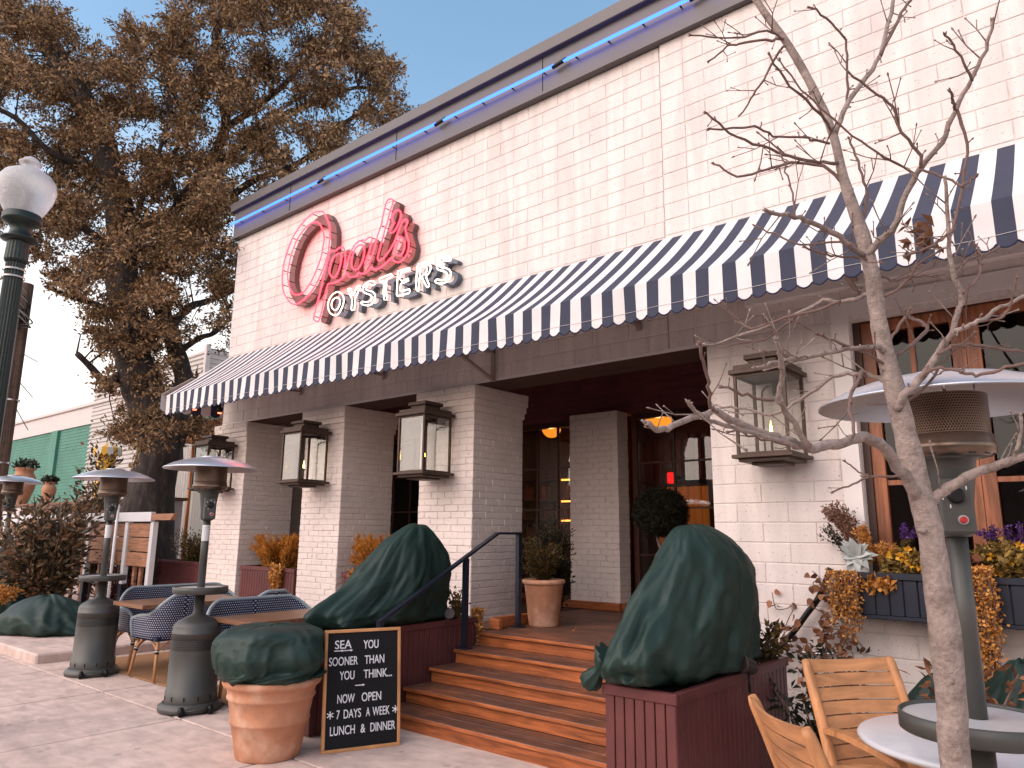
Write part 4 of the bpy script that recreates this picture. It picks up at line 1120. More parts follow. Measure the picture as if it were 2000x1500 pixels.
rattan('rattan_chair', 'blue and white woven rattan armchair behind, nearer the brick pillars', 'chair', (-7.72, 4.80, .016), math.radians(180), .56, .50, 'woven rattan chairs')
rattan('rattan_chair', 'woven rattan armchair half hidden by the tall planter cover', 'chair', (-5.62, 4.60, .016), math.radians(180), .52, .44, 'woven rattan chairs')
TTOP = mat('table_top_wood', (.25, .12, .065), .4, var=.15, vscale=3, grain=((3, 20, 20), .3))
def cafe(label, loc, wx, wy):
    t = thing('cafe_table', label, 'table', loc, 0, 'cafe tables with brown tops')
    MB().box((-wx/2, -wy/2, .70), (wx/2, wy/2, .742), 0, .005).build('table_top', TTOP, t)
    MB().tube([(0, .12, .04), (0, .12, .70)], .038, 16).build('column', BLACKM, t)
    f = MB()
    for k in range(4):
        a = k*math.pi/2+.3; u = Vector((math.cos(a), math.sin(a), 0))
        f.tube([u*.02+Vector((0, .12, .045)), u*.16+Vector((0, .12, .03)), u*.27+Vector((0, .12, .022))], [.034, .03, .022], 8)
    f.build('foot', BLACKM, t)
cafe('square cafe table with brown top in front of the first rattan bench', (-8.16, 4.12, .016), .70, 1.22)
cafe('long cafe table with brown top behind the covered terracotta pot', (-6.08, 4.12, .016), .62, 1.24)

# ------------------------------------------------------------------ teak chairs and marble table
TEAK = mat('teak', (.52, .235, .095), .5, var=.18, vscale=5, grain=((16, 16, 3), .35), bump=.05, bscale=80)
TEAKH = mat('teak_slat', (.52, .235, .095), .5, var=.18, vscale=5, grain=((16, 3, 16), .35), bump=.05, bscale=80)
def teak_chair(label, loc, rot):
    """front towards +X, slatted reclined back"""
    t = thing('teak_armchair', label, 'chair', loc, rot, 'slatted teak armchairs')
    wd = .47; rec = .16
    def bp(z, y=0.0, off=0.0): f = (z-.40)/.52; return Vector((-.21-rec*f-.03*f*f+off+.035*(1-(2*y/wd)**2)*-1, y, z))
    for s in (-1, 1):
        y = s*wd/2
        MB().tube([bp(.36, y), bp(.5, y), bp(.65, y), bp(.8, y), bp(.90, y), bp(.925, y)], [.024, .026, .026, .025, .023, .016], 8).build('back_post', TEAK, t)
        MB().bar((-.20, y, .37), (-.27, y, .0), .045, .045).build('leg', TEAK, t)
        MB().bar((.21, y, .61), (.22, y, .0), .045, .045).build('leg', TEAK, t)
        ar = [Vector((-.27, y, .635)), Vector((-.1, y*1.06, .655)), Vector((.08, y*1.10, .655)), Vector((.20, y*1.10, .64)), Vector((.255, y*1.08, .622))]
        am = MB(); A = smoothpath(ar, 4)
        V = []; 
        for i, p in enumerate(A):
            f = i/(len(A)-1); w2 = .020+.018*math.sin(math.pi*min(1, f*1.15))
            V += [p+Vector((0, -w2, -.012)), p+Vector((0, w2, -.012)), p+Vector((0, w2*.9, .012)), p+Vector((0, -w2*.9, .012))]
        am.add(V, [(i*4+k, i*4+(k+1) % 4, (i+1)*4+(k+1) % 4, (i+1)*4+k) for i in range(len(A)-1) for k in range(4)] + [(3, 2, 1, 0), tuple((len(A)-1)*4+k for k in range(4))])
        am.build('armrest', TEAK, t)
        MB().bar((-.19, y, .385), (.21, y, .385), .03, .055).build('side_rail', TEAK, t)
    for k in range(8):
        z = .455 + k*.0585; h = .052 if k < 7 else .062
        sl = MB(); V = []
        N = 8
        for i in range(N+1):
            y = -wd/2+.018 + (wd-.036)*i/N
            for zz, dx in ((z, 0), (z, .016), (z+h, .016), (z+h, 0)):
                q = bp(zz, y, dx-.008); q.z += (.012*(1-(2*y/wd)**2)*-1 if k == 7 and zz > z else 0); V.append(q)
        sl.add(V, [(i*4+a, i*4+(a+1) % 4, (i+1)*4+(a+1) % 4, (i+1)*4+a) for i in range(N) for a in range(4)] + [(3, 2, 1, 0), tuple(N*4+a for a in range(4))])
        sl.build('back_slat', TEAKH, t)
    for k in range(7):
        x = -.17+k*.06
        MB().box((x, -wd/2+.02, .405), (x+.05, wd/2-.02, .425), 0, .004).build('seat_slat', TEAKH, t)
    return t
def chair_at(label, a, b, za):
    pa, pb = GZ(*a, za), GZ(*b, za)
    m_ = (pa+pb)/2; return m_
mA = chair_at('', (1588, 1310), (1745, 1305), .88)
rotA = math.atan2(-.62, .79)
teak_chair('slatted teak armchair against the wall side of the marble table, facing out', (mA.x+.36*math.cos(rotA), mA.y+.36*math.sin(rotA), 0), rotA)
mBc = GZ(1540, 1403, .90); rotB = math.radians(42)
teak_chair('slatted teak armchair seen from behind at the marble table', (mBc.x+.36*math.cos(rotB), mBc.y+.36*math.sin(rotB), 0), rotB)
MARB = mat('white_marble', (.66, .66, .68), .22, col2=(.50, .52, .56), mix_scale=3, mix_lo=.5, mix_hi=.72, var=.10, vscale=6, coat=.3)
mt = thing('marble_table', 'round white marble table with slim rim', 'table', (-.52, 3.49, 0))
MB().lathe([(.002, .722), (.44, .722), (.46, .728), (.465, .738), (.46, .748), (.45, .751), (.002, .751)], 72, cap=False).build('table_top', MARB, mt)
MB().lathe([(.22, 0), (.21, .02), (.05, .035), (.035, .06), (.035, .70), (.10, .72)], 28).build('pedestal', BLACKM, mt)
# ------------------------------------------------------------------ bare young tree by the marble table
YBARK = mat('grey_young_bark', (.33, .255, .22), .85, col2=(.21, .155, .13), mix_scale=15, mix_lo=.46, mix_hi=.66, var=.34, vscale=55, bump=1.0, bscale=75)
TWIG = mat('twig_bark', (.17, .105, .085), .8, var=.3, vscale=40, bump=.3, bscale=90)
TB = GD(1866, 1490, 1.98)
FH = Vector((FW.x, FW.y, 0)).normalized()
def tp(px, py, d=0.0):
    """point on the upright plane through the young tree, pushed d metres away"""
    r = ray(px, py); t = ((TB + FH*d) - CAM).dot(FH) / r.dot(FH); return CAM + r*t
bt = thing('young_tree', 'bare young tree with grey bark rising past the patio heater', 'tree', (TB.x, TB.y, 0))
TR = [(1866,1490,54,0),(1860,1392,55,0),(1844,1224,53,0),(1832,1150,54,0),(1819,1050,46,0),(1800,975,46,0),(1784,915,46,.01),(1762,820,39,.02),(1740,730,34,.03),(1718,640,30,.04),(1706,550,29,.05),(1699,518,27,.06),(1683,455,26,.07),(1648,350,18,.1),(1627,262,16,.13),(1589,175,15,.16),(1539,87,14,.2),(1490,20,13,.23),(1440,-60,11,.26),(1380,-160,8,.3)]
pt = [Vector((TB.x+.03, TB.y, 0)), Vector((TB.x+.015, TB.y, .3))] + [tp(a, b, d) for a, b, w_, d in TR]
rd = [.052, .042] + [w_/2*(tp(a, b, d)-CAM).dot(FW)/F_PX for a, b, w_, d in TR]
sp_ = smoothpath(pt, 4); rs_ = list(np.interp(np.linspace(0, len(rd)-1, len(sp_)), range(len(rd)), rd))
rj = random.Random(2)
rs_ = [r*(1+rj.uniform(-.05, .09)) for r in rs_]
P(MB().tube(sp_, rs_, 16).build('trunk', YBARK), bt)
for a, b, r_ in ((1802, 1036, .007), (1856, 1330, .006)):
    c = tp(a, b, -.03); m_ = MB().lathe([(.002, .012), (.008, .008), (r_, -.004), (r_*1.2, -.02)], 10)
    m_.xf(Matrix.Translation(c) @ (-FH).to_track_quat('Z', 'Y').to_matrix().to_4x4()); P(m_.build('knot', YBARK), bt)
BR = [ # (width0, width1, depth0, depth1, points)
 (11,6,.12,.35,[(1630,262),(1653,206),(1681,164),(1720,108),(1741,24),(1750,-40)]), (7,4,.25,.4,[(1720,108),(1755,35),(1779,0),(1800,-40)]),
 (5,4,.2,.1,[(1653,206),(1655,140),(1652,80),(1625,45),(1585,14)]), (6,4,.12,-.05,[(1627,258),(1604,224),(1545,168),(1503,110)]),
 (6,3,.2,.3,[(1535,75),(1510,77),(1455,82),(1422,91),(1387,119)]), (5,3,.2,.1,[(1535,78),(1496,60),(1440,75),(1349,70)]), (5,3,.2,.35,[(1532,90),(1524,98),(1489,157),(1465,195),(1447,224)]),
 (5,4,.12,.0,[(1620,280),(1590,272),(1562,268),(1510,266),(1475,247),(1386,252)]), (7,4,.1,-.1,[(1635,318),(1600,316),(1552,308),(1489,287),(1426,259),(1382,222)]),
 (7,4,.1,.2,[(1650,362),(1608,322),(1545,318),(1496,332),(1440,345),(1394,320)]),
 (15,6,.06,-.25,[(1690,500),(1720,470),(1748,444),(1772,378),(1797,329),(1839,280),(1867,213),(1898,157),(1926,98),(1937,42)]), (6,5,-.2,-.25,[(1867,213),(1862,195),(1856,178)]), (5,4,-.2,-.25,[(1898,157),(1878,110),(1845,68)]),
 (6,5,-.2,-.1,[(1868,211),(1888,280),(1881,360),(1860,451),(1820,480),(1770,500)]), (7,4,-.1,-.2,[(1797,329),(1800,308),(1762,259),(1744,210),(1700,175),(1660,143)]),
 (5,3,-.05,-.15,[(1786,339),(1740,315),(1713,297),(1650,252),(1566,175),(1524,119)]), (6,4,.07,.1,[(1686,445),(1688,420),(1692,367),(1675,315),(1660,269)]),
 (12,8,.05,-.2,[(1688,500),(1660,480),(1632,458),(1590,436),(1552,423),(1496,415)]), (4,3,-.1,-.1,[(1552,423),(1550,390),(1540,345),(1524,297),(1482,259)]),
 (5,3,.07,.2,[(1680,480),(1643,472),(1562,479),(1510,455),(1475,441)]), (5,4,.05,-.1,[(1695,507),(1650,503),(1615,497),(1573,486)]),
 (10,4,.05,.3,[(1706,570),(1694,574),(1650,590),(1610,586),(1550,616),(1475,646),(1400,671),(1366,674)]), (7,4,.1,.2,[(1640,588),(1610,600),(1532,622),(1466,640),(1440,628)]), (5,3,.2,.3,[(1560,615),(1530,640),(1490,665),(1415,677)]),
 (12,5,.03,-.15,[(1730,690),(1712,676),(1655,682),(1580,697),(1520,706),(1475,718)]), (4,3,-.1,-.1,[(1580,697),(1550,695),(1525,678)]),
 (10,4,.02,.25,[(1745,752),(1727,742),(1682,730),(1625,733),(1565,781),(1505,811),(1454,799),(1400,793)]),
 (24,10,0,-.55,[(1795,975),(1781,955),(1745,895),(1715,865),(1685,853),(1645,866),(1610,871),(1580,874),(1540,860),(1490,847),(1440,825),(1400,805),(1370,812),(1310,834),(1284,840),(1262,824)]),
 (12,9,-.3,-.5,[(1580,874),(1550,825),(1520,781),(1528,730),(1526,700),(1520,665)]), (7,5,-.35,-.4,[(1522,781),(1484,781),(1450,768),(1415,757)]), (7,6,-.4,-.6,[(1400,805),(1388,798),(1386,770),(1378,720),(1364,674)]),
 (9,8,-.3,-.7,[(1560,872),(1470,846),(1398,826),(1362,804),(1346,786)]), (5,4,-.2,-.3,[(1580,876),(1530,868),(1475,853),(1427,841)]),
 (22,12,0,-.1,[(1808,985),(1830,968),(1860,948),(1910,919),(1960,905),(2000,892),(2080,860),(2160,800)]), (9,6,-.05,-.1,[(1965,906),(1980,890),(1991,865),(1997,814)]),
 (16,6,.0,-.15,[(1752,800),(1765,775),(1805,730),(1832,694),(1859,649),(1876,600),(1878,570),(1860,530),(1852,470),(1850,400),(1846,350)]), (10,6,-.1,-.15,[(1859,649),(1885,640),(1910,628),(1955,600),(2000,577),(2050,540)]),
 (7,6,-.08,-.05,[(1832,694),(1860,676),(1892,673),(1940,680),(2000,688),(2050,690)]), (7,6,-.05,-.2,[(1800,735),(1826,718),(1870,724),(1907,733),(1950,722),(2000,709)]),
 (8,6,0,-.2,[(1690,735),(1682,727),(1664,765),(1660,800),(1667,850)]), (6,5,.03,-.1,[(1735,715),(1690,690),(1640,670),(1595,653)]), (8,6,.02,.2,[(1740,705),(1754,691),(1790,665),(1814,643),(1795,628),(1778,619)]),
 (7,5,.03,.0,[(1722,700),(1745,655),(1765,625),(1775,607)]), (6,3,.0,.1,[(1765,930),(1752,930),(1700,932),(1665,945),(1632,960)]), (4,3,.05,.1,[(1700,931),(1670,915),(1650,902)]),
 (6,4,.05,-.1,[(1710,590),(1760,560),(1790,520),(1830,490)]), (6,4,-.05,.1,[(1860,530),(1900,505),(1940,490),(1952,480)]), (5,4,-.1,0,[(1878,575),(1910,540),(1918,500),(1905,482)]), (5,4,.06,.2,[(1700,530),(1740,548),(1790,540),(1840,535)]),
 (5,4,-.1,-.2,[(1907,628),(1960,620),(1975,590),(1985,545)]), (5,4,-.1,-.2,[(1800,329),(1850,350),(1881,362),(1905,345)]), (6,4,.02,-.05,[(1757,790),(1800,765),(1850,700),(1900,650)])]
def branch(w0, w1, d0, d1, pts):
    n = len(pts); c = [tp(a, b, d0+(d1-d0)*i/(n-1)) for i, (a, b) in enumerate(pts)]
    S = smoothpath(c, 4)
    LN = [c[min(i//4, n-1)].lerp(c[min(i//4+1, n-1)], (i % 4)/4) for i in range(len(S))]
    S = [a_.lerp(b_, .65)+Vector((rj.gauss(0, .0022), rj.gauss(0, .0022), rj.gauss(0, .0022))) for a_, b_ in zip(S, LN)]; rr = []
    for i, q in enumerate(S):
        f = i/(len(S)-1); rr.append((w0+(w1-w0)*f)/2*(q-CAM).dot(FW)/F_PX*(1+rj.uniform(-.06, .10)))
    m_ = MB().tube(S, rr, 9)
    # buds and short side twigs
    e = S[-1]; dr = (S[-1]-S[-3]).normalized()
    for k in range(3):
        u = (dr + Vector((rj.uniform(-.6, .6), rj.uniform(-.6, .6), rj.uniform(-.4, .6)))).normalized()
        rb_ = min(rr[-1], .0032); m_.tube([e, e+u*.006, e+u*.013], [rb_*.9, rb_*1.1, rb_*.3], 6)
    L_ = sum((S[i+1]-S[i]).length for i in range(len(S)-1))
    for k in range(int(L_/(.05 if d1 > -.3 else .10))):
        i = rj.randrange(2, len(S)-1); q = S[i]; dr = (S[i]-S[i-1]).normalized()
        u = (dr*.7 + Vector((rj.uniform(-1, 1), rj.uniform(-1, 1), rj.uniform(-.5, 1))).normalized()).normalized()
        ln = rj.uniform(.010, .025) if rj.random() < .55 else rj.uniform(.05, .17)
        v = (u + Vector((rj.uniform(-.3, .3), rj.uniform(-.3, .3), rj.uniform(0, .4)))).normalized()
        r0 = min(rr[i]*.55, .0024 if d1 > -.3 else .0016)
        m_.tube([q, q+u*ln*.5, q+u*ln*.5+v*ln*.45, q+u*ln*.5+v*ln*.5, q+u*ln*.5+v*(ln*.5+.006)], [r0, r0*.75, r0*.65, r0*1.5, r0*.5], 5)
        if ln > .09: v2 = (u-v*.4+Vector((rj.uniform(-.5, .5), rj.uniform(-.5, .5), .3))).normalized(); h_ = q+u*ln*.5; m_.tube([h_, h_+v2*ln*.35, h_+v2*ln*.4], [r0*.7, r0*.6, r0*1.3], 5)
    return m_
for q in BR: P(branch(*q).build('branch', TWIG if q[0] < 9 else YBARK), bt)
dl = MB(); dc = tp(1800, 455, -.05)
DRY = leafmat('dry_brown_leaf', (.16, .07, .035), .3, (.30, .15, .08))
V, T = leaves_geo(np.array([dc + Vector((rj.uniform(-.05, .05), rj.uniform(-.05, .05), rj.uniform(-.05, .05))) for _ in range(26)]), .05, .022)
P(link('withered_leaves', np_mesh('withered_leaves', V, T), None, DRY), bt)

# ------------------------------------------------------------------ the big oak
OD = 13.2
ob = GD(288, 1020, OD); ob.z = 0
oak = thing('oak_tree', 'large live oak with rust brown leaves beyond the restaurant corner', 'tree', ob)
OH = FH
def op(px, py, d=0.0):
    r = ray(px, py); t = ((ob + OH*d) - CAM).dot(OH) / r.dot(OH); return CAM + r*t
LIMBS = [
 (100,46,0,0,[(285,1240),(288,1020),(300,930),(315,880),(305,840),(285,780),(270,730),(258,690),(262,640),(245,580),(238,520),(240,460),(232,400),(215,330),(190,250),(150,180),(110,110),(60,30)]),
 (48,16,0,1.0,[(300,900),(340,860),(350,800),(360,745),(345,690),(330,640),(310,590),(300,540),(320,470),(350,400),(400,330),(440,250),(430,170),(420,90),(440,0),(450,-80)]),
 (22,8,.3,1.5,[(330,640),(370,600),(400,590),(440,575),(470,560)]), (26,10,0,-1.0,[(258,720),(225,740),(215,760),(180,720),(150,690)]), (20,8,0,-1.2,[(240,500),(200,470),(150,440),(90,430),(20,420),(-40,400)]),
 (24,9,.2,1.0,[(320,470),(380,420),(440,390),(500,350),(560,330),(610,300),(660,250),(720,210)]), (18,7,.5,1.5,[(440,250),(500,210),(560,160),(610,100),(660,30),(690,-40)]), (18,7,.4,1.6,[(400,330),(470,290),(540,230),(620,200),(700,170),(760,190)]),
 (20,8,0,-1.3,[(215,330),(150,320),(90,290),(30,230),(-40,200)]), (16,6,.5,.2,[(430,170),(380,110),(320,70),(260,60)]), (16,7,0,-.6,[(300,540),(260,470),(280,380),(310,300),(330,220)]), (16,7,.2,.8,[(350,400),(330,330),(360,250),(340,180)]), (16,6,0,.5,[(345,690),(390,660),(420,650),(450,620)]), (18,7,0,-1.5,[(262,640),(200,600),(140,580),(90,560)]), (14,6,0,.8,[(560,330),(600,360),(580,400),(540,440),(500,440)])]
limb_pts, limb_src = [], []
for li, (w0, w1, d0, d1, pts) in enumerate(LIMBS):
    n = len(pts); c = [op(a, b, d0+(d1-d0)*i/(n-1)) for i, (a, b) in enumerate(pts)]
    if li == 0: c[0].z = -.05
    S = smoothpath(c, 4); rr = [(w0+(w1-w0)*(i/(len(S)-1))**.7)/2*OD/F_PX*(1+rj.uniform(-.06, .06)) for i in range(len(S))]
    if li == 0:
        for i in range(4): rr[i] *= 1.25-.06*i
    P(MB().tube(S, rr, 14).build('trunk' if li == 0 else 'limb', BARK), oak)
    for q, r_ in zip(S[(14 if li == 0 else 3):], rr[(14 if li == 0 else 3):]): limb_pts.append(q)
LP = np.array([q[:] for q in limb_pts])
# crown: clumps spread through the crown's volume
CROWN = [(-60,-80),(40,10),(110,0),(130,40),(165,85),(205,100),(212,120),(235,145),(222,62),(250,50),(300,60),(320,20),(340,-60),(480,-120),(640,-80),(660,20),(700,40),(690,90),(725,100),(760,130),(800,210),(760,250),(700,270),(640,320),(560,385),(478,400),(470,470),(462,560),(455,640),(440,690),(395,700),(420,760),(450,840),(400,870),(330,850),(300,880),(240,870),(215,820),(250,780),(215,760),(150,730),(170,690),(130,640),(190,590),(120,560),(60,500),(45,520),(70,430),(-60,440)]
GAPS = [(225,75,28),(410,225,20),(385,260,14),(120,500,30),(140,620,40),(175,700,25),(600,215,16),(690,150,22),(470,140,14),(560,95,14),(440,345,12),(500,300,10),(215,170,22),(485,45,14),(740,215,14),(330,560,10),(400,640,22),(640,60,14),(390,730,16)]
def inside(x, y, poly):
    c = False; j = len(poly)-1
    for i in range(len(poly)):
        if ((poly[i][1] > y) != (poly[j][1] > y)) and x < (poly[j][0]-poly[i][0])*(y-poly[i][1])/(poly[j][1]-poly[i][1])+poly[i][0]: c = not c
        j = i
    return c
ro = random.Random(11); cl = []
while len(cl) < 1420:
    x, y = ro.uniform(-70, 810), ro.uniform(-130, 880)
    if not inside(x, y, CROWN): continue
    if any(math.hypot(x-a, y-b) < r_*ro.uniform(.8, 1.3) for a, b, r_ in GAPS): continue
    lum = mnoise.noise(Vector((x/62, y/62, 3.3)))+.5*mnoise.noise(Vector((x/28, y/28, 8.1)))
    if ro.random() > .62 + lum*1.7: continue
    if y > 640 and ro.random() < .5: continue
    dd = ro.gauss(.2, 1.15)
    if 320 < x < 470 and 740 < y < 840: dd = abs(dd)+1.2
    cl.append(op(x, y, dd))
CP = np.array([q[:] for q in cl])
tw = MB(); LC, LD = [], []
for q in CP:
    i = np.argmin(((LP-q)**2).sum(1)); a = Vector(LP[i]); b = Vector(q); dlt = b-a
    if dlt.length > 2.6: a = b - dlt.normalized()*2.0
    m1 = a.lerp(b, .5) + Vector((ro.uniform(-.12, .12), ro.uniform(-.12, .12), ro.uniform(-.05, .18)))
    if dlt.length < 1.0: tw.tube([a, m1, b], [.018, .011, .005], 5, caps=False)
    else: e0 = b - dlt.normalized()*.45; tw.tube([e0, e0.lerp(b, .5)+Vector((0, 0, .04)), b], [.010, .008, .005], 4, caps=False)
    n = ro.randrange(95, 160); rad = ro.uniform(.18, .38)
    for k in range(3):                                # sprays leaving the clump
        u = Vector((ro.gauss(0, 1), ro.gauss(0, 1), ro.gauss(.2, .7))).normalized(); e = b + u*rad*1.25
        tw.tube([b, e], [.005, .003], 4, caps=False)
        for s in range(n//5): LC.append(b.lerp(e, ro.uniform(.2, 1.05)) + Vector((ro.gauss(0, .035),)*3)); LD.append(u)
    pts = RNG.normal(size=(n//2, 3))*rad*.45*np.array([1, 1, .65])+q
    LC += [Vector(p) for p in pts]; LD += [Vector((0, 0, .2))]*len(pts)
OLEAF = leafmat('rust_oak_leaf', (.24, .135, .068), .70, (.54, .36, .185), .6, .4)
P(tw.build('twigs', BARK), oak)
V, T = leaves_geo(np.array([p[:] for p in LC]), .088, .038, np.array([p[:] for p in LD]), .9)
P(link('crown', np_mesh('crown', V, T), None, OLEAF), oak)

# ------------------------------------------------------------------ small plants
def shrub(name, label, c, r, n, L, Wd, m, cat='shrub', stems=12, group=None, up=.5, parts=True, hollow=.2):
    c = Vector(c); t = thing(name, label, cat, (c.x, c.y, c.z), 0, group)
    s = MB(); rq = random.Random(int(c.x*100+c.z*77)); C, D = [], []
    for k in range(stems):
        a = rq.uniform(0, 6.28); e = Vector((math.cos(a)*r[0]*rq.uniform(.2, .95), math.sin(a)*r[1]*rq.uniform(.2, .95), r[2]*rq.uniform(.7, 2.0)))
        m1 = Vector((e.x*.35, e.y*.35, e.z*.55)); S = smoothpath([(0, 0, 0), m1, e], 4)
        s.tube(S, list(np.linspace(.012, .004, len(S))), 5, caps=False)
        for _ in range(n//stems):
            f = rq.uniform(.25, 1.02); i = min(int(f*(len(S)-1)), len(S)-2); q = S[i].lerp(S[i+1], f*(len(S)-1)-i)
            dv = (S[i+1]-S[i]).normalized()
            o_ = Vector((rq.gauss(0, 1), rq.gauss(0, 1), rq.gauss(0, .8)))*.10*max(r)
            C.append(q+o_*.9); D.append(dv*up+o_.normalized())
    s.build('stem', TWIG, t)
    leaf_obj('foliage', np.array([q[:] for q in C]), L, Wd, m, t, np.array([q[:] for q in D]), .35)
    return t
MAG = leafmat('bronze_magnolia_leaf', (.125, .092, .052), .6, (.36, .19, .10), .4, .15)
DKR = leafmat('wine_red_leaf', (.060, .013, .018), .5, (.12, .03, .035))
OLV = leafmat('olive_leaf', (.075, .055, .020), .5, (.24, .14, .03))
DGR = leafmat('dark_green_leaf', (.022, .024, .014), .5, (.055, .048, .024), .5)
ORG = leafmat('orange_fern_leaf', (.58, .22, .030), .45, (.85, .42, .09), .7, .3)
GLD = leafmat('gold_leaf', (.55, .225, .045), .4, (.82, .44, .14), .6, .25)
BRN = leafmat('brown_vine_leaf', (.20, .085, .042), .5, (.40, .18, .09))
c = GZ(95, 1215, .12); c.x -= .35
shrub('magnolia_shrub', 'bushy bronze leaved shrub in the bed behind the first heater', (c.x, c.y, .12), (.68, .68, .92), 4600, .14, .052, MAG, 'shrub', 46)
c = GZ(150, 1190, .12); c += Vector((-.9, .5, 0))
shrub('magnolia_shrub', 'taller bronze leaved shrub reaching above the white fence beam', (c.x, c.y, .12), (.60, .55, 1.45), 2600, .12, .052, MAG, 'shrub', 26)
c = GZ(10, 1190, .12); shrub('magnolia_shrub', 'dark shrub at the far end of the planting bed', (c.x-.6, c.y+.2, .12), (.6, .6, .95), 900, .12, .05, MAG, 'shrub', 14)
c = GZ(222, 1205, .12); shrub('red_maple_shrub', 'dwarf wine red shrub beside the heater pole', (c.x, c.y+.1, .12), (.75, .5, .50), 3600, .06, .022, DKR, 'shrub', 26)
c = GZ(235, 1150, .3); t = shrub('young_maple', 'thin red leaved sapling tied to a stake by the fence', (c.x, c.y, .12), (.30, .3, .70), 420, .05, .02, DKR, 'sapling', 8)
shrub('olive_shrub', 'olive and orange shrub in the planter left of the end pillar', (-11.75, 6.1, .95), (.70, .28, .26), 3600, .055, .018, OLV, 'shrub', 40, up=1.0)
def fern(label, c, rx, ry, h, n):
    t = thing('foxtail_fern', label, 'fern', c, 0, 'orange foxtail ferns'); rq = random.Random(int(c[0]*37)); C, D = [], []; s = MB()
    for k in range(n):
        a = rq.uniform(0, 6.28); e = Vector((math.cos(a)*rx*rq.uniform(.3, 1), math.sin(a)*ry*rq.uniform(.3, 1), h*rq.uniform(.45, 1.05)))
        b = Vector((e.x*.5, e.y*.5, 0)); S = smoothpath([b, b.lerp(e, .6)+Vector((0, 0, .05)), e], 5); s.tube(S, list(np.linspace(.006, .002, len(S))), 4, caps=False)
        for i in range(1, len(S)):
            for _ in range(12):
                q = S[i-1].lerp(S[i], rq.random()); o_ = Vector((rq.gauss(0, 1), rq.gauss(0, 1), rq.gauss(0, 1))).normalized()
                f = i/len(S); C.append(q); D.append(o_ + (S[i]-S[i-1]).normalized()*.7)
    s.build('frond_stem', OLV, t)
    leaf_obj('fronds', np.array([q[:] for q in C]), .05, .009, ORG, t, np.array([q[:] for q in D]), .15)
    return t
fern('orange foxtail fern in the planter between the first two pillars', (-9.25, 6.05, .94), .70, .40, .50, 170)
fern('orange foxtail fern in the planter behind the leaning green cover', (-7.05, 6.05, .94), .66, .40, .50, 160)
def trailer(name, label, top, w_, dp, ln, n, L, Wd, m, cat='trailing plant', group=None, taper=.4):
    t = thing(name, label, cat, top, 0, group); rq = random.Random(int(top[0]*91)+int(ln*50)); C = []; s = MB()
    for k in range(n):
        x = rq.uniform(-w_/2, w_/2); l = ln*rq.uniform(.45, 1.0)*(1-taper*abs(2*x/w_)); y = rq.uniform(-dp, 0)
        S = [Vector((x*.8, .03, 0)), Vector((x, y, .01))] + [Vector((x+rq.gauss(0, .012), y+rq.gauss(0, .01), -l*q/5)) for q in range(1, 6)]
        s.tube(S, .0022, 4, caps=False)
        for i in range(1, len(S)):
            for _ in range(int(3+l*13)): C.append(S[i-1].lerp(S[i], rq.random())+Vector((rq.gauss(0, .012), rq.gauss(0, .012), rq.gauss(0, .008))))
    s.build('stem', TWIG, t); leaf_obj('leaves', np.array([q[:] for q in C]), L, Wd, m, t); return t
trailer('golden_creeper', 'orange trailing creeper spilling from the planter between the first pillars', (-8.95, 5.775, 1.03), .22, .05, .40, 14, .045, .035, GLD, group='small trailing creepers')
trailer('golden_creeper', 'orange trailing creeper spilling from the planter behind the leaning cover', (-7.30, 5.775, 1.03), .2, .05, .22, 10, .045, .035, GLD, group='small trailing creepers')
# porch plants
pp = Vector((-4.70, 6.14, PF))
t = thing('porch_pot', 'plain tapering terracotta pot on the porch beside the brick pillar', 'pot', pp)
MB().lathe([(.150, 0), (.155, .01), (.198, .40), (.203, .405), (.215, .41), (.222, .425), (.218, .45), (.20, .455), (.185, .44), (.17, .38)], 56).build('body', TERRA, t)
MB().lathe([(.182, .40), (.002, .41)], 30, cap=False).build('soil', SOIL, t)
CONI = leafmat('conifer_leaf', (.060, .045, .016), .5, (.22, .12, .03)); CONG = leafmat('dark_conifer_leaf', (.030, .028, .014), .5, (.075, .055, .02))
shrub('potted_conifer', 'round orange tipped conifer in the porch pot', pp+Vector((0, 0, .41)), (.24, .24, .22), 9000, .035, .010, CONI, 'shrub', 40, up=.8)
shrub('potted_conifer', 'tall dark conifer standing behind the porch pot', pp+Vector((-.16, .32, 0)), (.22, .22, .52), 11000, .04, .014, CONG, 'shrub', 46, up=.9)
tc = Vector((-3.50, 6.75, 1.92))
q = GY(1290, 1000, 7.3)
t = thing('topiary_tree', 'ball topiary tree on a forked trunk standing in the porch', 'tree', (q.x, 7.3, PF))
hz = q.z - PF
MB().tube(smoothpath([(0, 0, 0), (.01, 0, hz-.50), (-.03, 0, hz-.34), (-.08, 0, hz-.12)], 5), .018, 7).tube(smoothpath([(.005, 0, hz-.55), (.03, 0, hz-.40), (.06, 0, hz-.12)], 5), .014, 7).build('trunk', TWIG, t)
leaf_obj('crown', blob_points(17000, (0, 0, hz), (.31, .31, .27), .35), .035, .012, leafmat('topiary_leaf', (.020, .020, .012), .5, (.050, .042, .020)), t)
MB().lathe([(.16, 0), (.2, .3), (.21, .34), (.19, .35)], 30).build('pot', BLACKM, t)
# fallen leaf on the porch
q = GZ(1120, 1231, PF+.004); o = link('fallen_leaf', np_mesh('fallen_leaf', *leaves_geo(np.array([(0, 0, .004), (.01, 0, .006), (0, .01, .005), (-.006, 0, .004)]), .04, .02)), None, GLD, q); tag(o, 'small dry leaf lying on the porch boards', 'leaf')

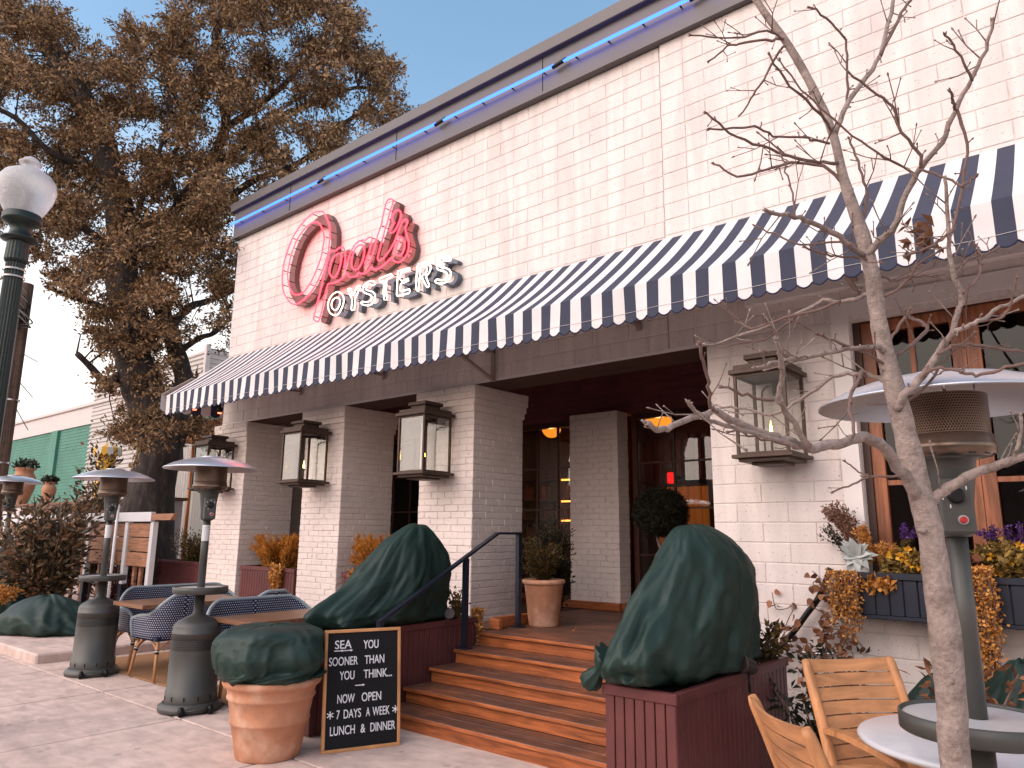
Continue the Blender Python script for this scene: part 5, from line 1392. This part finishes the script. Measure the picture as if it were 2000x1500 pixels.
# ------------------------------------------------------------------ window boxes
def wbox(label, x0, x1):
    t = thing('window_box', label, 'window box', ((x0+x1)/2, WY-.17, .98), 0, 'navy window boxes'); a = (x1-x0)/2; h = .30
    MB().box((-a+.012, -.128, .03), (a-.012, .148, h-.06)).build('liner', NAVYP, t)
    n = max(4, round(2*a/.088)); wq = 2*a/n
    for k in range(n): MB().box((-a+k*wq+.003, -.142, .025), (-a+(k+1)*wq-.003, -.13, h-.045), 0, .003).build('board', NAVYP, t)
    for s in (-1, 1): MB().box((s*a-(.012 if s > 0 else 0), -.13, .025), (s*a+(0 if s > 0 else .012), .148, h-.045)).build('end_board', NAVYP, t)
    MB().box((-a-.012, -.156, h-.0445), (a+.012, -.126, h), 0, .004).build('top_rail', NAVYP, t); MB().box((-a-.01, -.152, 0), (a+.01, .148, .0245), 0, .004).build('base_rail', NAVYP, t)
    MB().box((-a+.02, -.12, h-.06), (a-.02, .14, h-.03)).build('soil', SOIL, t)
wbox('navy beadboard window box left of the young tree trunk', -1.64, -.86); wbox('navy beadboard window box right of the golden creeper', -.80, .2)
WB = WY-.17; WZ = 1.25
PANL = leafmat('pansy_foliage', (.17, .105, .025), .5, (.40, .25, .06))
def at(px, py, y=WB): return GY(px, py, y)
def bunch(name, label, px, py, r, n, L, Wd, m, cat='flower', group=None, y=WB, hollow=0, D=None, spread=1.0):
    c = at(px, py, y); t = thing(name, label, cat, c, 0, group)
    leaf_obj('foliage', blob_points(n, (0, 0, 0), r, hollow), L, Wd, m, t, None if D is None else np.tile(D, (n, 1)), spread); return t
bunch('pansy_plant', 'leafy plant with yellow pansies in the window box left of the tree', 1775, 1112, (.17, .13, .13), 1300, .045, .028, PANL)
bunch('pansy_plant', 'leafy plant with yellow pansies right of the golden creeper', 1965, 1105, (.20, .15, .15), 1300, .05, .034, PANL)
bunch('ivy_plant', 'small golden ivy hanging over the box rim', 1720, 1140, (.10, .06, .05), 160, .05, .038, GLD, 'plant', y=WB-.14)
YP = leafmat('yellow_petal', (.70, .33, .02), .2, (.82, .50, .08))
for i, (px, py) in enumerate(((1773, 1074), (1768, 1093), (1757, 1088), (1778, 1105), (1801, 1112), (1740, 1082), (1950, 1120), (1974, 1098), (1936, 1088), (1992, 1066))):
    c = at(px, py, WB-.11); t = thing('pansy_flower', 'yellow pansy bloom in the window box', 'flower', c, 0, 'yellow pansies'); D = np.array([[math.cos(a), -.35, math.sin(a)] for a in np.linspace(0, 5.02, 5)])
    leaf_obj('petals', np.array([[0, 0, 0]]*5), .034, .040, YP, t, D, .05)
SIL = leafmat('silver_leaf', (.36, .375, .35), .25, (.50, .51, .48), .9, .1)
c = at(1675, 1085, WB-.06); t = thing('dusty_miller', 'silver grey leafy rosette in the window box', 'plant', c); n = 26
an = RNG.uniform(0, 6.28, n); el = RNG.uniform(.1, 1.3, n); D = np.stack([np.cos(an)*np.cos(el), np.sin(an)*np.cos(el)-.4, np.sin(el)*.8-.05], 1)
def petals(t, C, D, L, Wd, m, name, seg=5, nrm=None):
    """rounded leaves with a mid rib, one strip each"""
    m_ = MB()
    for q, d in zip(C, D):
        q = Vector(q); d = Vector(d).normalized(); s = d.cross(Vector(nrm) if nrm else Vector((RNG.normal(), RNG.normal()-.6, RNG.normal())));
        if s.length < .1: s = Vector((1, 0, 0))
        s.normalize(); nn = s.cross(d); ll = L*RNG.uniform(.75, 1.2); ww = Wd*RNG.uniform(.8, 1.2); V = []
        for i in range(seg+1):
            f = i/seg; w_ = ww*math.sin(math.pi*min(1, .08+.92*f)**.8)*.5; p = q+d*ll*f-nn*.25*ll*f*f
            V += [p-s*w_+nn*w_*.35, p, p+s*w_+nn*w_*.35]
        m_.add(V, [(i*3+k, i*3+k+1, i*3+k+4, i*3+k+3) for i in range(seg) for k in range(2)], 0, True)
    return m_.build(name, m, t)
petals(t, [(0, -.02*i/n, 0) for i in range(n)], [(math.cos(2.4*i), -.35-.5*i/n, math.sin(2.4*i)+.15) for i in range(n)], .115, .062, SIL, 'leaves', nrm=(.1, -1, .45))
HEA = leafmat('heather_sprig', (.24, .105, .065), .4, (.40, .22, .15))
def spray(name, label, px, py, h, lean, n, m, cat='flower', L=.022, Wd=.012, sp=.09, dens=26, grp=None, bl=None, y=WB):
    c = at(px, py, y); t = thing(name, label, cat, c, 0, grp); rq = random.Random(px); s = MB(); C = []; C2 = []
    for k in range(n):
        e = Vector((lean*h+rq.gauss(0, sp), rq.gauss(0, sp*.5), h*rq.uniform(.7, 1.05))); S = smoothpath([(0, 0, 0), (e.x*.3, e.y*.4, h*.45), e], 5); s.tube(S, .002, 4, caps=False)
        for i in range(2, len(S)):
            for _ in range(dens//6):
                (C2 if (bl and i > len(S)*.6) else C).append(S[i-1].lerp(S[i], rq.random())+Vector((rq.gauss(0, .006),)*3))
    s.build('stem', TWIG, t)
    if C: leaf_obj('leaves', np.array([q[:] for q in C]), L, Wd, m, t)
    if C2: leaf_obj('florets', np.array([q[:] for q in C2]), .020, .016, bl, t)
    return t
spray('heather_tuft', 'upright tuft of brown heather at the left of the window box', 1672, 1090, .37, -.30, 48, HEA, dens=46, sp=.06)
spray('dark_rosemary', 'thin dark sprigs fanning out at the left of the window box', 1660, 1100, .26, -.62, 10, DGR, dens=40, sp=.05)
spray('foxtail_fern', 'golden plume fern standing in the window box', 1700, 1100, .26, -.14, 10, GLD, dens=110, sp=.02, L=.03, Wd=.008, grp=None)
spray('foxtail_fern', 'short golden plumes beside the silver rosette', 1728, 1110, .17, .1, 8, GLD, dens=110, sp=.04, L=.03, Wd=.008)
PUR = leafmat('purple_floret', (.075, .022, .14), .3, (.16, .06, .27))
spray('purple_salvia', 'purple salvia spikes behind the pansies left of the tree', 1768, 1085, .22, -.05, 9, OLV, dens=60, sp=.09, bl=PUR, y=WB+.06)
spray('purple_salvia', 'purple salvia spike beside the wooden mullion', 1950, 1085, .20, -.2, 5, OLV, dens=60, sp=.03, bl=PUR, y=WB+.06)
spray('purple_salvia', 'purple salvia spikes at the far end of the window box', 2000, 1100, .24, -.05, 6, OLV, dens=60, sp=.05, bl=PUR, y=WB+.02)
c = at(1892, 1100, WB-.1); t = thing('begonia_leaf', 'large folded bronze leaf above the golden creeper', 'plant', c)
petals(t, [(0, 0, 0)]*6, [(-.6, -.6, -.5), (.2, -.7, -.6), (.5, -.6, .3), (-.4, -.7, .5), (0, -1, 0), (.6, -.5, -.4)], .15, .13, leafmat('bronze_big_leaf', (.20, .075, .04), .3, (.30, .12, .065)), 'leaves')
c = at(1650, 1122, WB-.16); trailer('golden_creeper', 'orange trailing creeper hanging off the left corner of the window box', c, .18, .07, .48, 46, .020, .018, GLD, group='long trailing creepers', taper=.3)
c = at(1893, 1115, WB-.17); trailer('golden_creeper', 'long golden creeper hanging beside the young tree trunk', c, .24, .09, 1.0, 95, .024, .022, GLD, group='long trailing creepers', taper=.35)
# vine and conduit left of the window box
v0 = [GY(a, b, WY-.10) for a, b in ((1622, 1110), (1600, 1165), (1575, 1200), (1545, 1240), (1500, 1285), (1480, 1320))]
t = thing('climbing_vine', 'dark woody vine stem with brown leaves on the white block wall', 'vine', v0[-1])
P(MB().tube(smoothpath(v0, 6), .022, 8).build('stem', BLACKM), t)
rq = random.Random(8); C = []; vs = MB()
for k in range(26):
    a = GY(rq.uniform(1530, 1650), rq.uniform(1150, 1310), WY-rq.uniform(.05, .2)); b = a+Vector((rq.uniform(-.25, .25), rq.uniform(-.05, .05), rq.uniform(-.3, .15))); m1 = a.lerp(b, .5)+Vector((rq.uniform(-.1, .1), -.03, rq.uniform(-.08, .08)))
    S = smoothpath([a, m1, b], 5); vs.tube(S, .0035, 5, caps=False); C += [S[i]+Vector((rq.gauss(0, .015),)*3) for i in range(0, len(S), 2)]
P(vs.build('tendril', TWIG), t)
m_ = petals(t, [Vector(q)-Vector(t.location) for q in C], [(rq.gauss(0, 1), rq.gauss(-.6, .5), rq.gauss(-.2, .8)) for _ in C], .06, .042, BRN, 'leaves', 4)
cu = [GY(a, b, WY-.05) for a, b in ((1640, 1205), (1652, 1235), (1640, 1270), (1610, 1278), (1555, 1272))]
t = thing('conduit', 'bent grey metal conduit on the wall below the window box', 'conduit', cu[0]); P(MB().tube(smoothpath(cu, 6), .012, 8).build('pipe', STEEL), t)
c = GZ(1575, 1400, .3); shrub('ground_shrub', 'dark leafy ground shrub between the planter and the teak chair', (-1.55, 4.75, 0), (.35, .4, .42), 1500, .06, .03, DGR, 'shrub', 26)
shrub('trailing_ivy', 'dull green ivy at the back end of the right planter', (-1.98, 4.98, .68), (.16, .14, .14), 420, .045, .025, OLV, 'shrub', 12)
shrub('trailing_ivy', 'yellowish ivy beside the spotlight on the left planter', (-5.05, 5.22, .68), (.18, .12, .16), 420, .04, .02, PANL, 'shrub', 12)
trailer('golden_creeper', 'thin yellow creeper dangling at the handrail post', (-4.93, 5.40, .78), .12, .04, .42, 10, .035, .022, GLD, taper=.2)
shrub('bronze_shrub', 'bronze and orange shrub by the wall under the second window box', (GZ(1985, 1350, .4).x, 4.9, 0), (.3, .25, .45), 900, .08, .03, BRN, 'shrub', 18)
# garden spotlights in the two planters
def spot(label, c, rz):
    t = thing('garden_spotlight', label, 'spotlight', c, rz, 'garden spotlights')
    MB().tube([(0, 0, -.06), (0, 0, .05)], .008, 8).build('stake', BLACKM, t)
    MB().lathe([(.002, -.07), (.03, -.065), (.042, -.04), (.044, .05), (.050, .06), (.050, .085), (.042, .083)], 22).xf(Matrix.Translation((0, 0, .085)) @ Matrix.Rotation(math.radians(75), 4, 'Y')).build('housing', mat('bronze_spot', (.045, .033, .03), .4, metal=.3), t)
spot('bronze spotlight on the right planter in front of the green cover', (-1.83, 4.36, .68), math.radians(-100))
spot('black spotlight on the left planter beside the green cover', (-4.94, 5.05, .68), math.radians(-60))
# marigolds
c = GZ(8, 1170, .5); shrub('marigold_plant', 'orange marigolds at the far edge of the bed', (c.x, c.y, .45), (.25, .2, .12), 500, .05, .035, GLD, 'flower', 14)
# ------------------------------------------------------------------ street lamp
gl = GD(52, 372, 6.3)
LG = mat('dark_green_cast_iron', (.022, .032, .027), .45, metal=.2, var=.2, vscale=10)
sl = thing('street_lamp', 'fluted dark green street lamp with frosted acorn globe', 'street lamp', (gl.x, gl.y, 0))
gz = gl.z - .20
lp = MB(); n = 20
V = []
for z, r in ((0, .16), (.05, .16), (.12, .13), (.5, .085), (gz-.45, .070)):
    for k in range(n*2): rr = r*(1 if k % 2 else .90); a = math.pi*k/n; V.append((rr*math.cos(a), rr*math.sin(a), z))
lp.add(V, [(i*2*n+k, i*2*n+(k+1) % (2*n), (i+1)*2*n+(k+1) % (2*n), (i+1)*2*n+k) for i in range(4) for k in range(2*n)])
lp.build('pole', LG, sl)
V = []; cpm = MB()
for z, r in ((gz-.46, .078), (gz-.44, .088), (gz-.28, .082)):
    for k in range(n*2): rr = r*(1 if k % 2 else .95); a = math.pi*k/n; V.append((rr*math.cos(a), rr*math.sin(a), z))
cpm.add(V, [(i*2*n+k, i*2*n+(k+1) % (2*n), (i+1)*2*n+(k+1) % (2*n), (i+1)*2*n+k) for i in range(2) for k in range(2*n)])
cpm.lathe([(.082, gz-.28), (.135, gz-.26), (.138, gz-.245), (.085, gz-.22), (.075, gz-.16), (.10, gz-.12), (.145, gz-.10), (.15, gz-.075), (.145, gz-.07), (.15, gz-.045), (.14, gz-.03)], 36).build('capital', LG, sl)
FROST = mat('frosted_globe', (.82, .80, .80), .32, trans=.55, bump=1.0, bscale=42, ior=1.3)
MB().lathe([(.13, gz-.035), (.165, gz+.03), (.205, gz+.12), (.225, gz+.21), (.215, gz+.28), (.18, gz+.335), (.12, gz+.375), (.085, gz+.385), (.062, gz+.40), (.055, gz+.43), (.085, gz+.44), (.088, gz+.455), (.07, gz+.465), (.055, gz+.49), (.03, gz+.505), (.002, gz+.51)], 48, cap=False).build('globe', FROST, sl)
MB().tube([(0, 0, gz-.02), (0, 0, gz+.18)], .03, 12).build('lamp_core', mat('lamp_core', (.5, .48, .45), .4), sl)
ba = MB().lathe([(.085, gz-.60), (.085, gz-.585)], 24, cap=False).lathe([(.085, gz-.535), (.085, gz-.52)], 24, cap=False)
ba.bar((-.08, 0, gz-.55), (-.16, -.02, gz-.55), .03, .09).tube([(-.15, -.02, gz-.56), (-.75, -.15, gz-.56)], .012, 8)
ba.build('banner_bracket', mat('galvanised', (.42, .40, .38), .4, metal=.7), sl)
# ------------------------------------------------------------------ utility pole
up_ = GD(28, 700, 13.0)
ut = thing('utility_pole', 'weathered wooden utility pole with grey conduit and loose wires', 'utility pole', (up_.x, up_.y, 0))
topz = GD(42, 545, 13.0).z
MB().tube([(0, 0, 0), (0, 0, 3), (0, 0, topz)], [.17, .155, .135], 16).build('pole', mat('weathered_pole_wood', (.20, .125, .09), .85, var=.35, vscale=8, grain=((14, 14, .6), .5)), ut)
MB().tube([(.16, -.12, 0), (.155, -.11, topz-.5)], .055, 10).build('conduit', mat('grey_conduit', (.50, .46, .44), .5), ut)
for k, zz in enumerate((1.5, 2.6, 3.7)): MB().lathe([(.18, zz), (.18, zz+.03)], 18, cap=False).build('strap', STEEL, ut)
wr = random.Random(4)
for k in range(8):
    a = wr.uniform(.4, 1.1); m_ = MB().tube(smoothpath([(.05, -.1, topz-.15-k*.09), (.3*a, -.2, topz-.05-k*.08), (.75*a+.2, -.1, topz-.35-k*.09), (.5*a, 0, topz-.55-k*.05), (.12, -.08, topz-.45-k*.06)], 6), .012, 5); m_.build('wire', BLACKM, ut)
for k, (dx, dz) in enumerate(((-9, .6), (-9, -.2), (-9, -.9))): MB().tube(smoothpath([(0, -.1, topz-.3-.25*k), (-4, 1, topz-.45-.25*k+dz*.3), (-9, 3, topz-.2-.25*k+dz)], 6), .012, 5).build('wire', BLACKM, ut)
# ------------------------------------------------------------------ fence
WHTP = mat('white_fence_paint', (.62, .60, .60), .55, var=.06, vscale=4, coord='World')
CED = mat('cedar_board', (.36, .17, .095), .6, var=.25, vscale=3, coord='World', grain=((2.2, 18, 22), .5))
fn = thing('slatted_fence', 'cedar board fence with white beam and white posts behind the seating', 'fence', (-11.5, 5.25, 0))
fy = 5.25
zt = GY(307, 1000, fy).z; zb = zt-.145; fx = GY(306, 1000, fy).x
P(box('beam', (-24, fy-.08, zb), (fx, fy-.01, zt), WHTP, None, .004), fn)
P(MB().add([(fx+.002, fy-.075, zb+.02), (fx+.62, fy-.075, zb+.02), (fx+.74, fy-.075, zb+.115), (fx+.002, fy-.075, zb+.115), (fx+.002, fy-.015, zb+.02), (fx+.62, fy-.015, zb+.02), (fx+.74, fy-.015, zb+.115), (fx+.002, fy-.015, zb+.115)], [(0,1,2,3),(7,6,5,4),(0,4,5,1),(1,5,6,2),(2,6,7,3),(3,7,4,0)]).build('beam_end', CED), fn)
post_x = [fx-.005]
x = fx-.9
while x > -24: post_x.append(x); x -= 1.5
for x in post_x:
    P(box('post', (x-.05, fy-.05, .66), (x+.05, fy+.03, zb-.002), WHTP, None, .004), fn); P(box('post_foot', (x-.052, fy-.052, .111), (x+.052, fy+.032, .659), NAVYP), fn)
for a, b in zip(post_x[1:], post_x):
    zz = zb-.02
    for k in range(3): P(box('board', (a+.055, fy-.022, zz-.215-k*.225), (b-.055, fy+.0, zz-k*.225-.006), CED, None, .004), fn)
    P(MB().tube([(a, fy-.01, .62), (b, fy-.01, .62)], .012, 6).tube([(a, fy-.01, .40), (b, fy-.01, .40)], .012, 6).build('rail', BLACKM), fn)
    for q in (.25, .5, .78): xx = a+(b-a)*q; P(box('lath', (xx-.04, fy+.04, .111), (xx+.04, fy+.08, .95), CED), fn)
# stakes in front of the fence
for i, (px, py) in enumerate(((232, 985), (38, 1000))):
    c = GY(px, py, fy-.5); o = MB().tube([(0, 0, .11), (0, 0, c.z)], .022, 8).build('garden_stake', WHTP, None, (c.x, fy-.5, 0)); tag(o, ('thin white garden stake behind the first heater', 'thin white garden stake under the distant heater')[i], 'stake', 'white garden stakes')
# ------------------------------------------------------------------ terracotta pots on the far wall
gw = thing('garden_wall', 'brown brick garden wall with terracotta urns on top', 'wall', (-18, 6.6, 0))
GBR = mat('brown_brick', (.22, .10, .062), .8, var=.35, vscale=9, coord='World'); z_t = GY(40, 985, 6.6).z
P(box('core', (-26, 6.62, 0), (-14.2, 6.95, z_t-.06), MORTAR), gw)
bk = MB().box((0, 0, 0), (.22, .05, .068), 0, .004).mesh('brick'); rows_ = 14
for r_ in range(7):
    for k in range(34):
        x = -14.4-.235*k-(.117 if r_ % 2 else 0); o = link('brick', bk, gw, GBR, Vector((x, 6.60, z_t-.075-(r_+1)*.08)) - Vector(gw.location))
P(box('coping', (-26, 6.56, z_t-.06), (-14.1, 7.0, z_t), GBR, None, .008), gw)
def urn(label, px, py, s):
    c = GY(px, py, 6.78); t = thing('terracotta_urn', label, 'urn', (c.x, 6.78, z_t), 0, 'terracotta urns on the far wall')
    MB().lathe([(q*s, z*s) for q, z in ((.14, 0), (.15, .02), (.20, .18), (.27, .42), (.30, .60), (.285, .72), (.22, .84), (.20, .90), (.26, .96), (.27, .985), (.23, .985), (.19, .95))], 40).build('body', TERRA, t)
    leaf_obj('plant', blob_points(420, (0, 0, 1.08*s), (.30*s, .30*s, .16*s)), .10, .04, DGR, t); return t
urn('tall shouldered terracotta urn next to the distant heater', 40, 985, 1.0); urn('terracotta urn at the edge of the bronze shrub', 92, 985, .55); urn('terracotta urn at the foot of the utility pole', -6, 985, .72)
# ------------------------------------------------------------------ far buildings
gb = thing('green_brick_building', 'green painted brick building with pale parapet across the street', 'building', (-24, 9, 0))
GRN = mat('green_painted_brick', (.085, .235, .175), .7, var=.2, vscale=1.2, coord='World'); GRJ = mat('green_joint', (.045, .13, .10), .9)
GYB = 11.5
zg = GY(100, 808, GYB).z; zc = GY(100, 845, GYB).z
P(box('wall', (-48, GYB+.012, 0), (-17.5, GYB+6, zc), GRJ), gb)
bmesh_ = MB().box((.006, 0, .006), (.394, .02, .128), 0, .004).mesh('brick'); cnt = 0; rs2 = MB()
for r_ in range(int(zc/.134)):
    for k in range(64):
        x = -17.9-.4*k-(.2 if r_ % 2 else 0); z = zc-.134*(r_+1)
        pj = project((x, GYB, z))
        if cnt < 300 and 0 < pj[0] < 300 and 820 < pj[1] < 1000: link('brick', bmesh_, gb, GRN, Vector((x, GYB, z))-Vector(gb.location)); cnt += 1
        else: rs2.add([(x+.006, GYB, z+.006), (x+.394, GYB, z+.006), (x+.394, GYB, z+.128), (x+.006, GYB, z+.128)], [(0, 1, 2, 3)])
tag(P(rs2.build('bricks', GRN), gb), kind='stuff')
PAR = mat('pale_parapet', (.60, .53, .50), .7, var=.08, coord='World')
P(box('parapet', (-48.1, GYB-.06, zc+.002), (-17.4, GYB+6, zg-.14), PAR), gb); P(box('parapet_cap', (-48.2, GYB-.14, zg-.139), (-17.3, GYB+6, zg), PAR, None, .02), gb)
xx = GY(105, 900, GYB).x; P(box('pilaster', (xx-.35, GYB-.12, 0), (xx+.35, GYB-.002, zc), GRN), gb)
# corrugated metal building behind the oak
mb_ = thing('corrugated_metal_building', 'ribbed grey metal clad building behind the oak', 'building', (-20, 17, 0))
CM = mat('ribbed_metal', (.50, .46, .43), .45, metal=.35, var=.10, vscale=1, coord='World')
kx, ky = GD(405, 700, 24.0).x, GD(405, 700, 24.0).y; zk = GD(405, 675, 24.0).z
def ribbed(a, b, z0, z1a, z1b, out, name):
    """horizontal-rib cladding sheet from a to b (sloping top)"""
    m_ = MB(); a, b, out = Vector((*a, 0)), Vector((*b, 0)), Vector((*out, 0)); n = int((max(z1a, z1b)-z0)/.16); V = []
    for i in range(n*4+1):
        f = i/4; z = z0+.16*f; o_ = (0, .05, .05, 0)[i % 4]
        for p, zt_ in ((a, z1a), (b, z1b)): q = p+out*o_; V.append((q.x, q.y, min(z, zt_)))
    m_.add(V, [(2*i, 2*i+1, 2*i+3, 2*i+2) for i in range(n*4)]); return P(m_.build(name, CM), mb_)
zl = zk - (zk-GY(185, 760, ky).z)*9/(kx-GY(185, 760, ky).x)
ribbed((kx-9, ky), (kx, ky), 0, zl, zk, (0, -1), 'cladding'); ribbed((kx, ky), (kx, ky+9), 0, zk, zk, (1, 0), 'cladding')
P(MB().box((kx-.06, ky-.09, 0), (kx+.08, ky+.05, zk+.05)).build('corner_trim', PAR), mb_); P(MB().add([(kx-9, ky+.1, 0), (kx, ky+.1, 0), (kx, ky+.1, zk-.05), (kx-9, ky+.1, zl-.05), (kx-9, ky+8, 0), (kx-.1, ky+8, 0), (kx-.1, ky+8, zk-.05), (kx-9, ky+8, zl-.05)], [(0, 1, 2, 3), (7, 6, 5, 4), (3, 2, 6, 7), (0, 3, 7, 4)]).build('body', CM), mb_)
# yellow kiosk column and plastic screen
YEL = mat('yellow_paint', (.78, .42, .025), .5)
c = GD(208, 900, 17.0); yk = thing('yellow_column', 'yellow column with a striped scalloped cap behind the first heater', 'column', (c.x, c.y, 0)); ct = GD(208, 885, 17.0).z
MB().lathe([(.19, 0), (.19, ct)], 16).build('shaft', YEL, yk)
cm_ = MB()
for k in range(16):
    a0, a1 = k*math.pi/8, (k+1)*math.pi/8; am = (a0+a1)/2
    cm_.add([(0, 0, ct+.26)] + [(.30*math.cos(a), .30*math.sin(a), ct+.12) for a in (a0, a1)] + [(.31*math.cos(a1), .31*math.sin(a1), ct-.02), (.31*math.cos(am), .31*math.sin(am), ct-.08), (.31*math.cos(a0), .31*math.sin(a0), ct-.02)], [(0, 1, 2), (2, 1, 5, 4, 3)], k % 2)
cm_.build('scalloped_cap', [YEL, CW], yk)
sc_ = thing('plastic_screen', 'ribbed clear plastic screen between the oak and the end pillar', 'screen', (-13, 9.5, 0)); V = []; n = 90
m = bpy.data.materials.new('clear_ribbed_plastic'); m.use_nodes = True; b_ = m.node_tree.nodes['Principled BSDF']; b_.inputs['Base Color'].default_value = (.55, .50, .47, 1); b_.inputs['Roughness'].default_value = .12; b_.inputs['Alpha'].default_value = .55
x0_, x1_ = GY(318, 950, 9.8).x, GY(425, 950, 9.8).x; z1_ = GY(380, 845, 9.8).z
for i in range(n+1):
    f = i/n
    for z in (.1, z1_): V.append((x0_+(x1_-x0_)*f, 9.8+.05*math.sin(i*1.6), z))
P(MB().add(V, [(2*i, 2*i+2, 2*i+3, 2*i+1) for i in range(n)], 0, True).build('sheet', m), sc_)
P(MB().bar((x0_, 9.75, .1), (x0_, 9.75, z1_), .05).bar((x1_, 9.75, .1), (x1_, 9.75, z1_), .05).bar((x0_, 9.75, z1_+.03), (x1_, 9.75, z1_+.03), .06).build('frame', BLACKM), sc_)
# amber sign board beyond the corner
c = GD(395, 835, 15.5); t = thing('amber_panel', 'amber canopy panel beyond the end pillar', 'canopy', (c.x, c.y, 0)); MB().box((-1.1, 0, c.z-.25), (1.3, .6, c.z+.15), 0, .02).tube([(-.9, .3, 0), (-.9, .3, c.z-.25)], .04, 8).tube([(1.1, .3, 0), (1.1, .3, c.z-.25)], .04, 8).build('canopy', mat('amber_panel', (.40, .12, .02), .5), t)
# unseen shopfronts behind the camera: reflected in glass, coloured pale to bounce warm fill
ob2 = thing('facing_building', 'unseen brick shopfront row across the street, pale to bounce warm light', 'building', (0, -22, 0)); OBM = mat('facing_brick', (.42, .31, .26), .85, var=.3, vscale=1.5, coord='World')
P(box('wall', (-40, -34, -.1), (25, -28, 5.0), OBM), ob2)
for k in range(12): P(box('window', (-38+k*5.1, -28.0, 1.0), (-35.5+k*5.1, -27.95, 3.6), mat('facing_window', (.03, .035, .04), .1)), ob2)
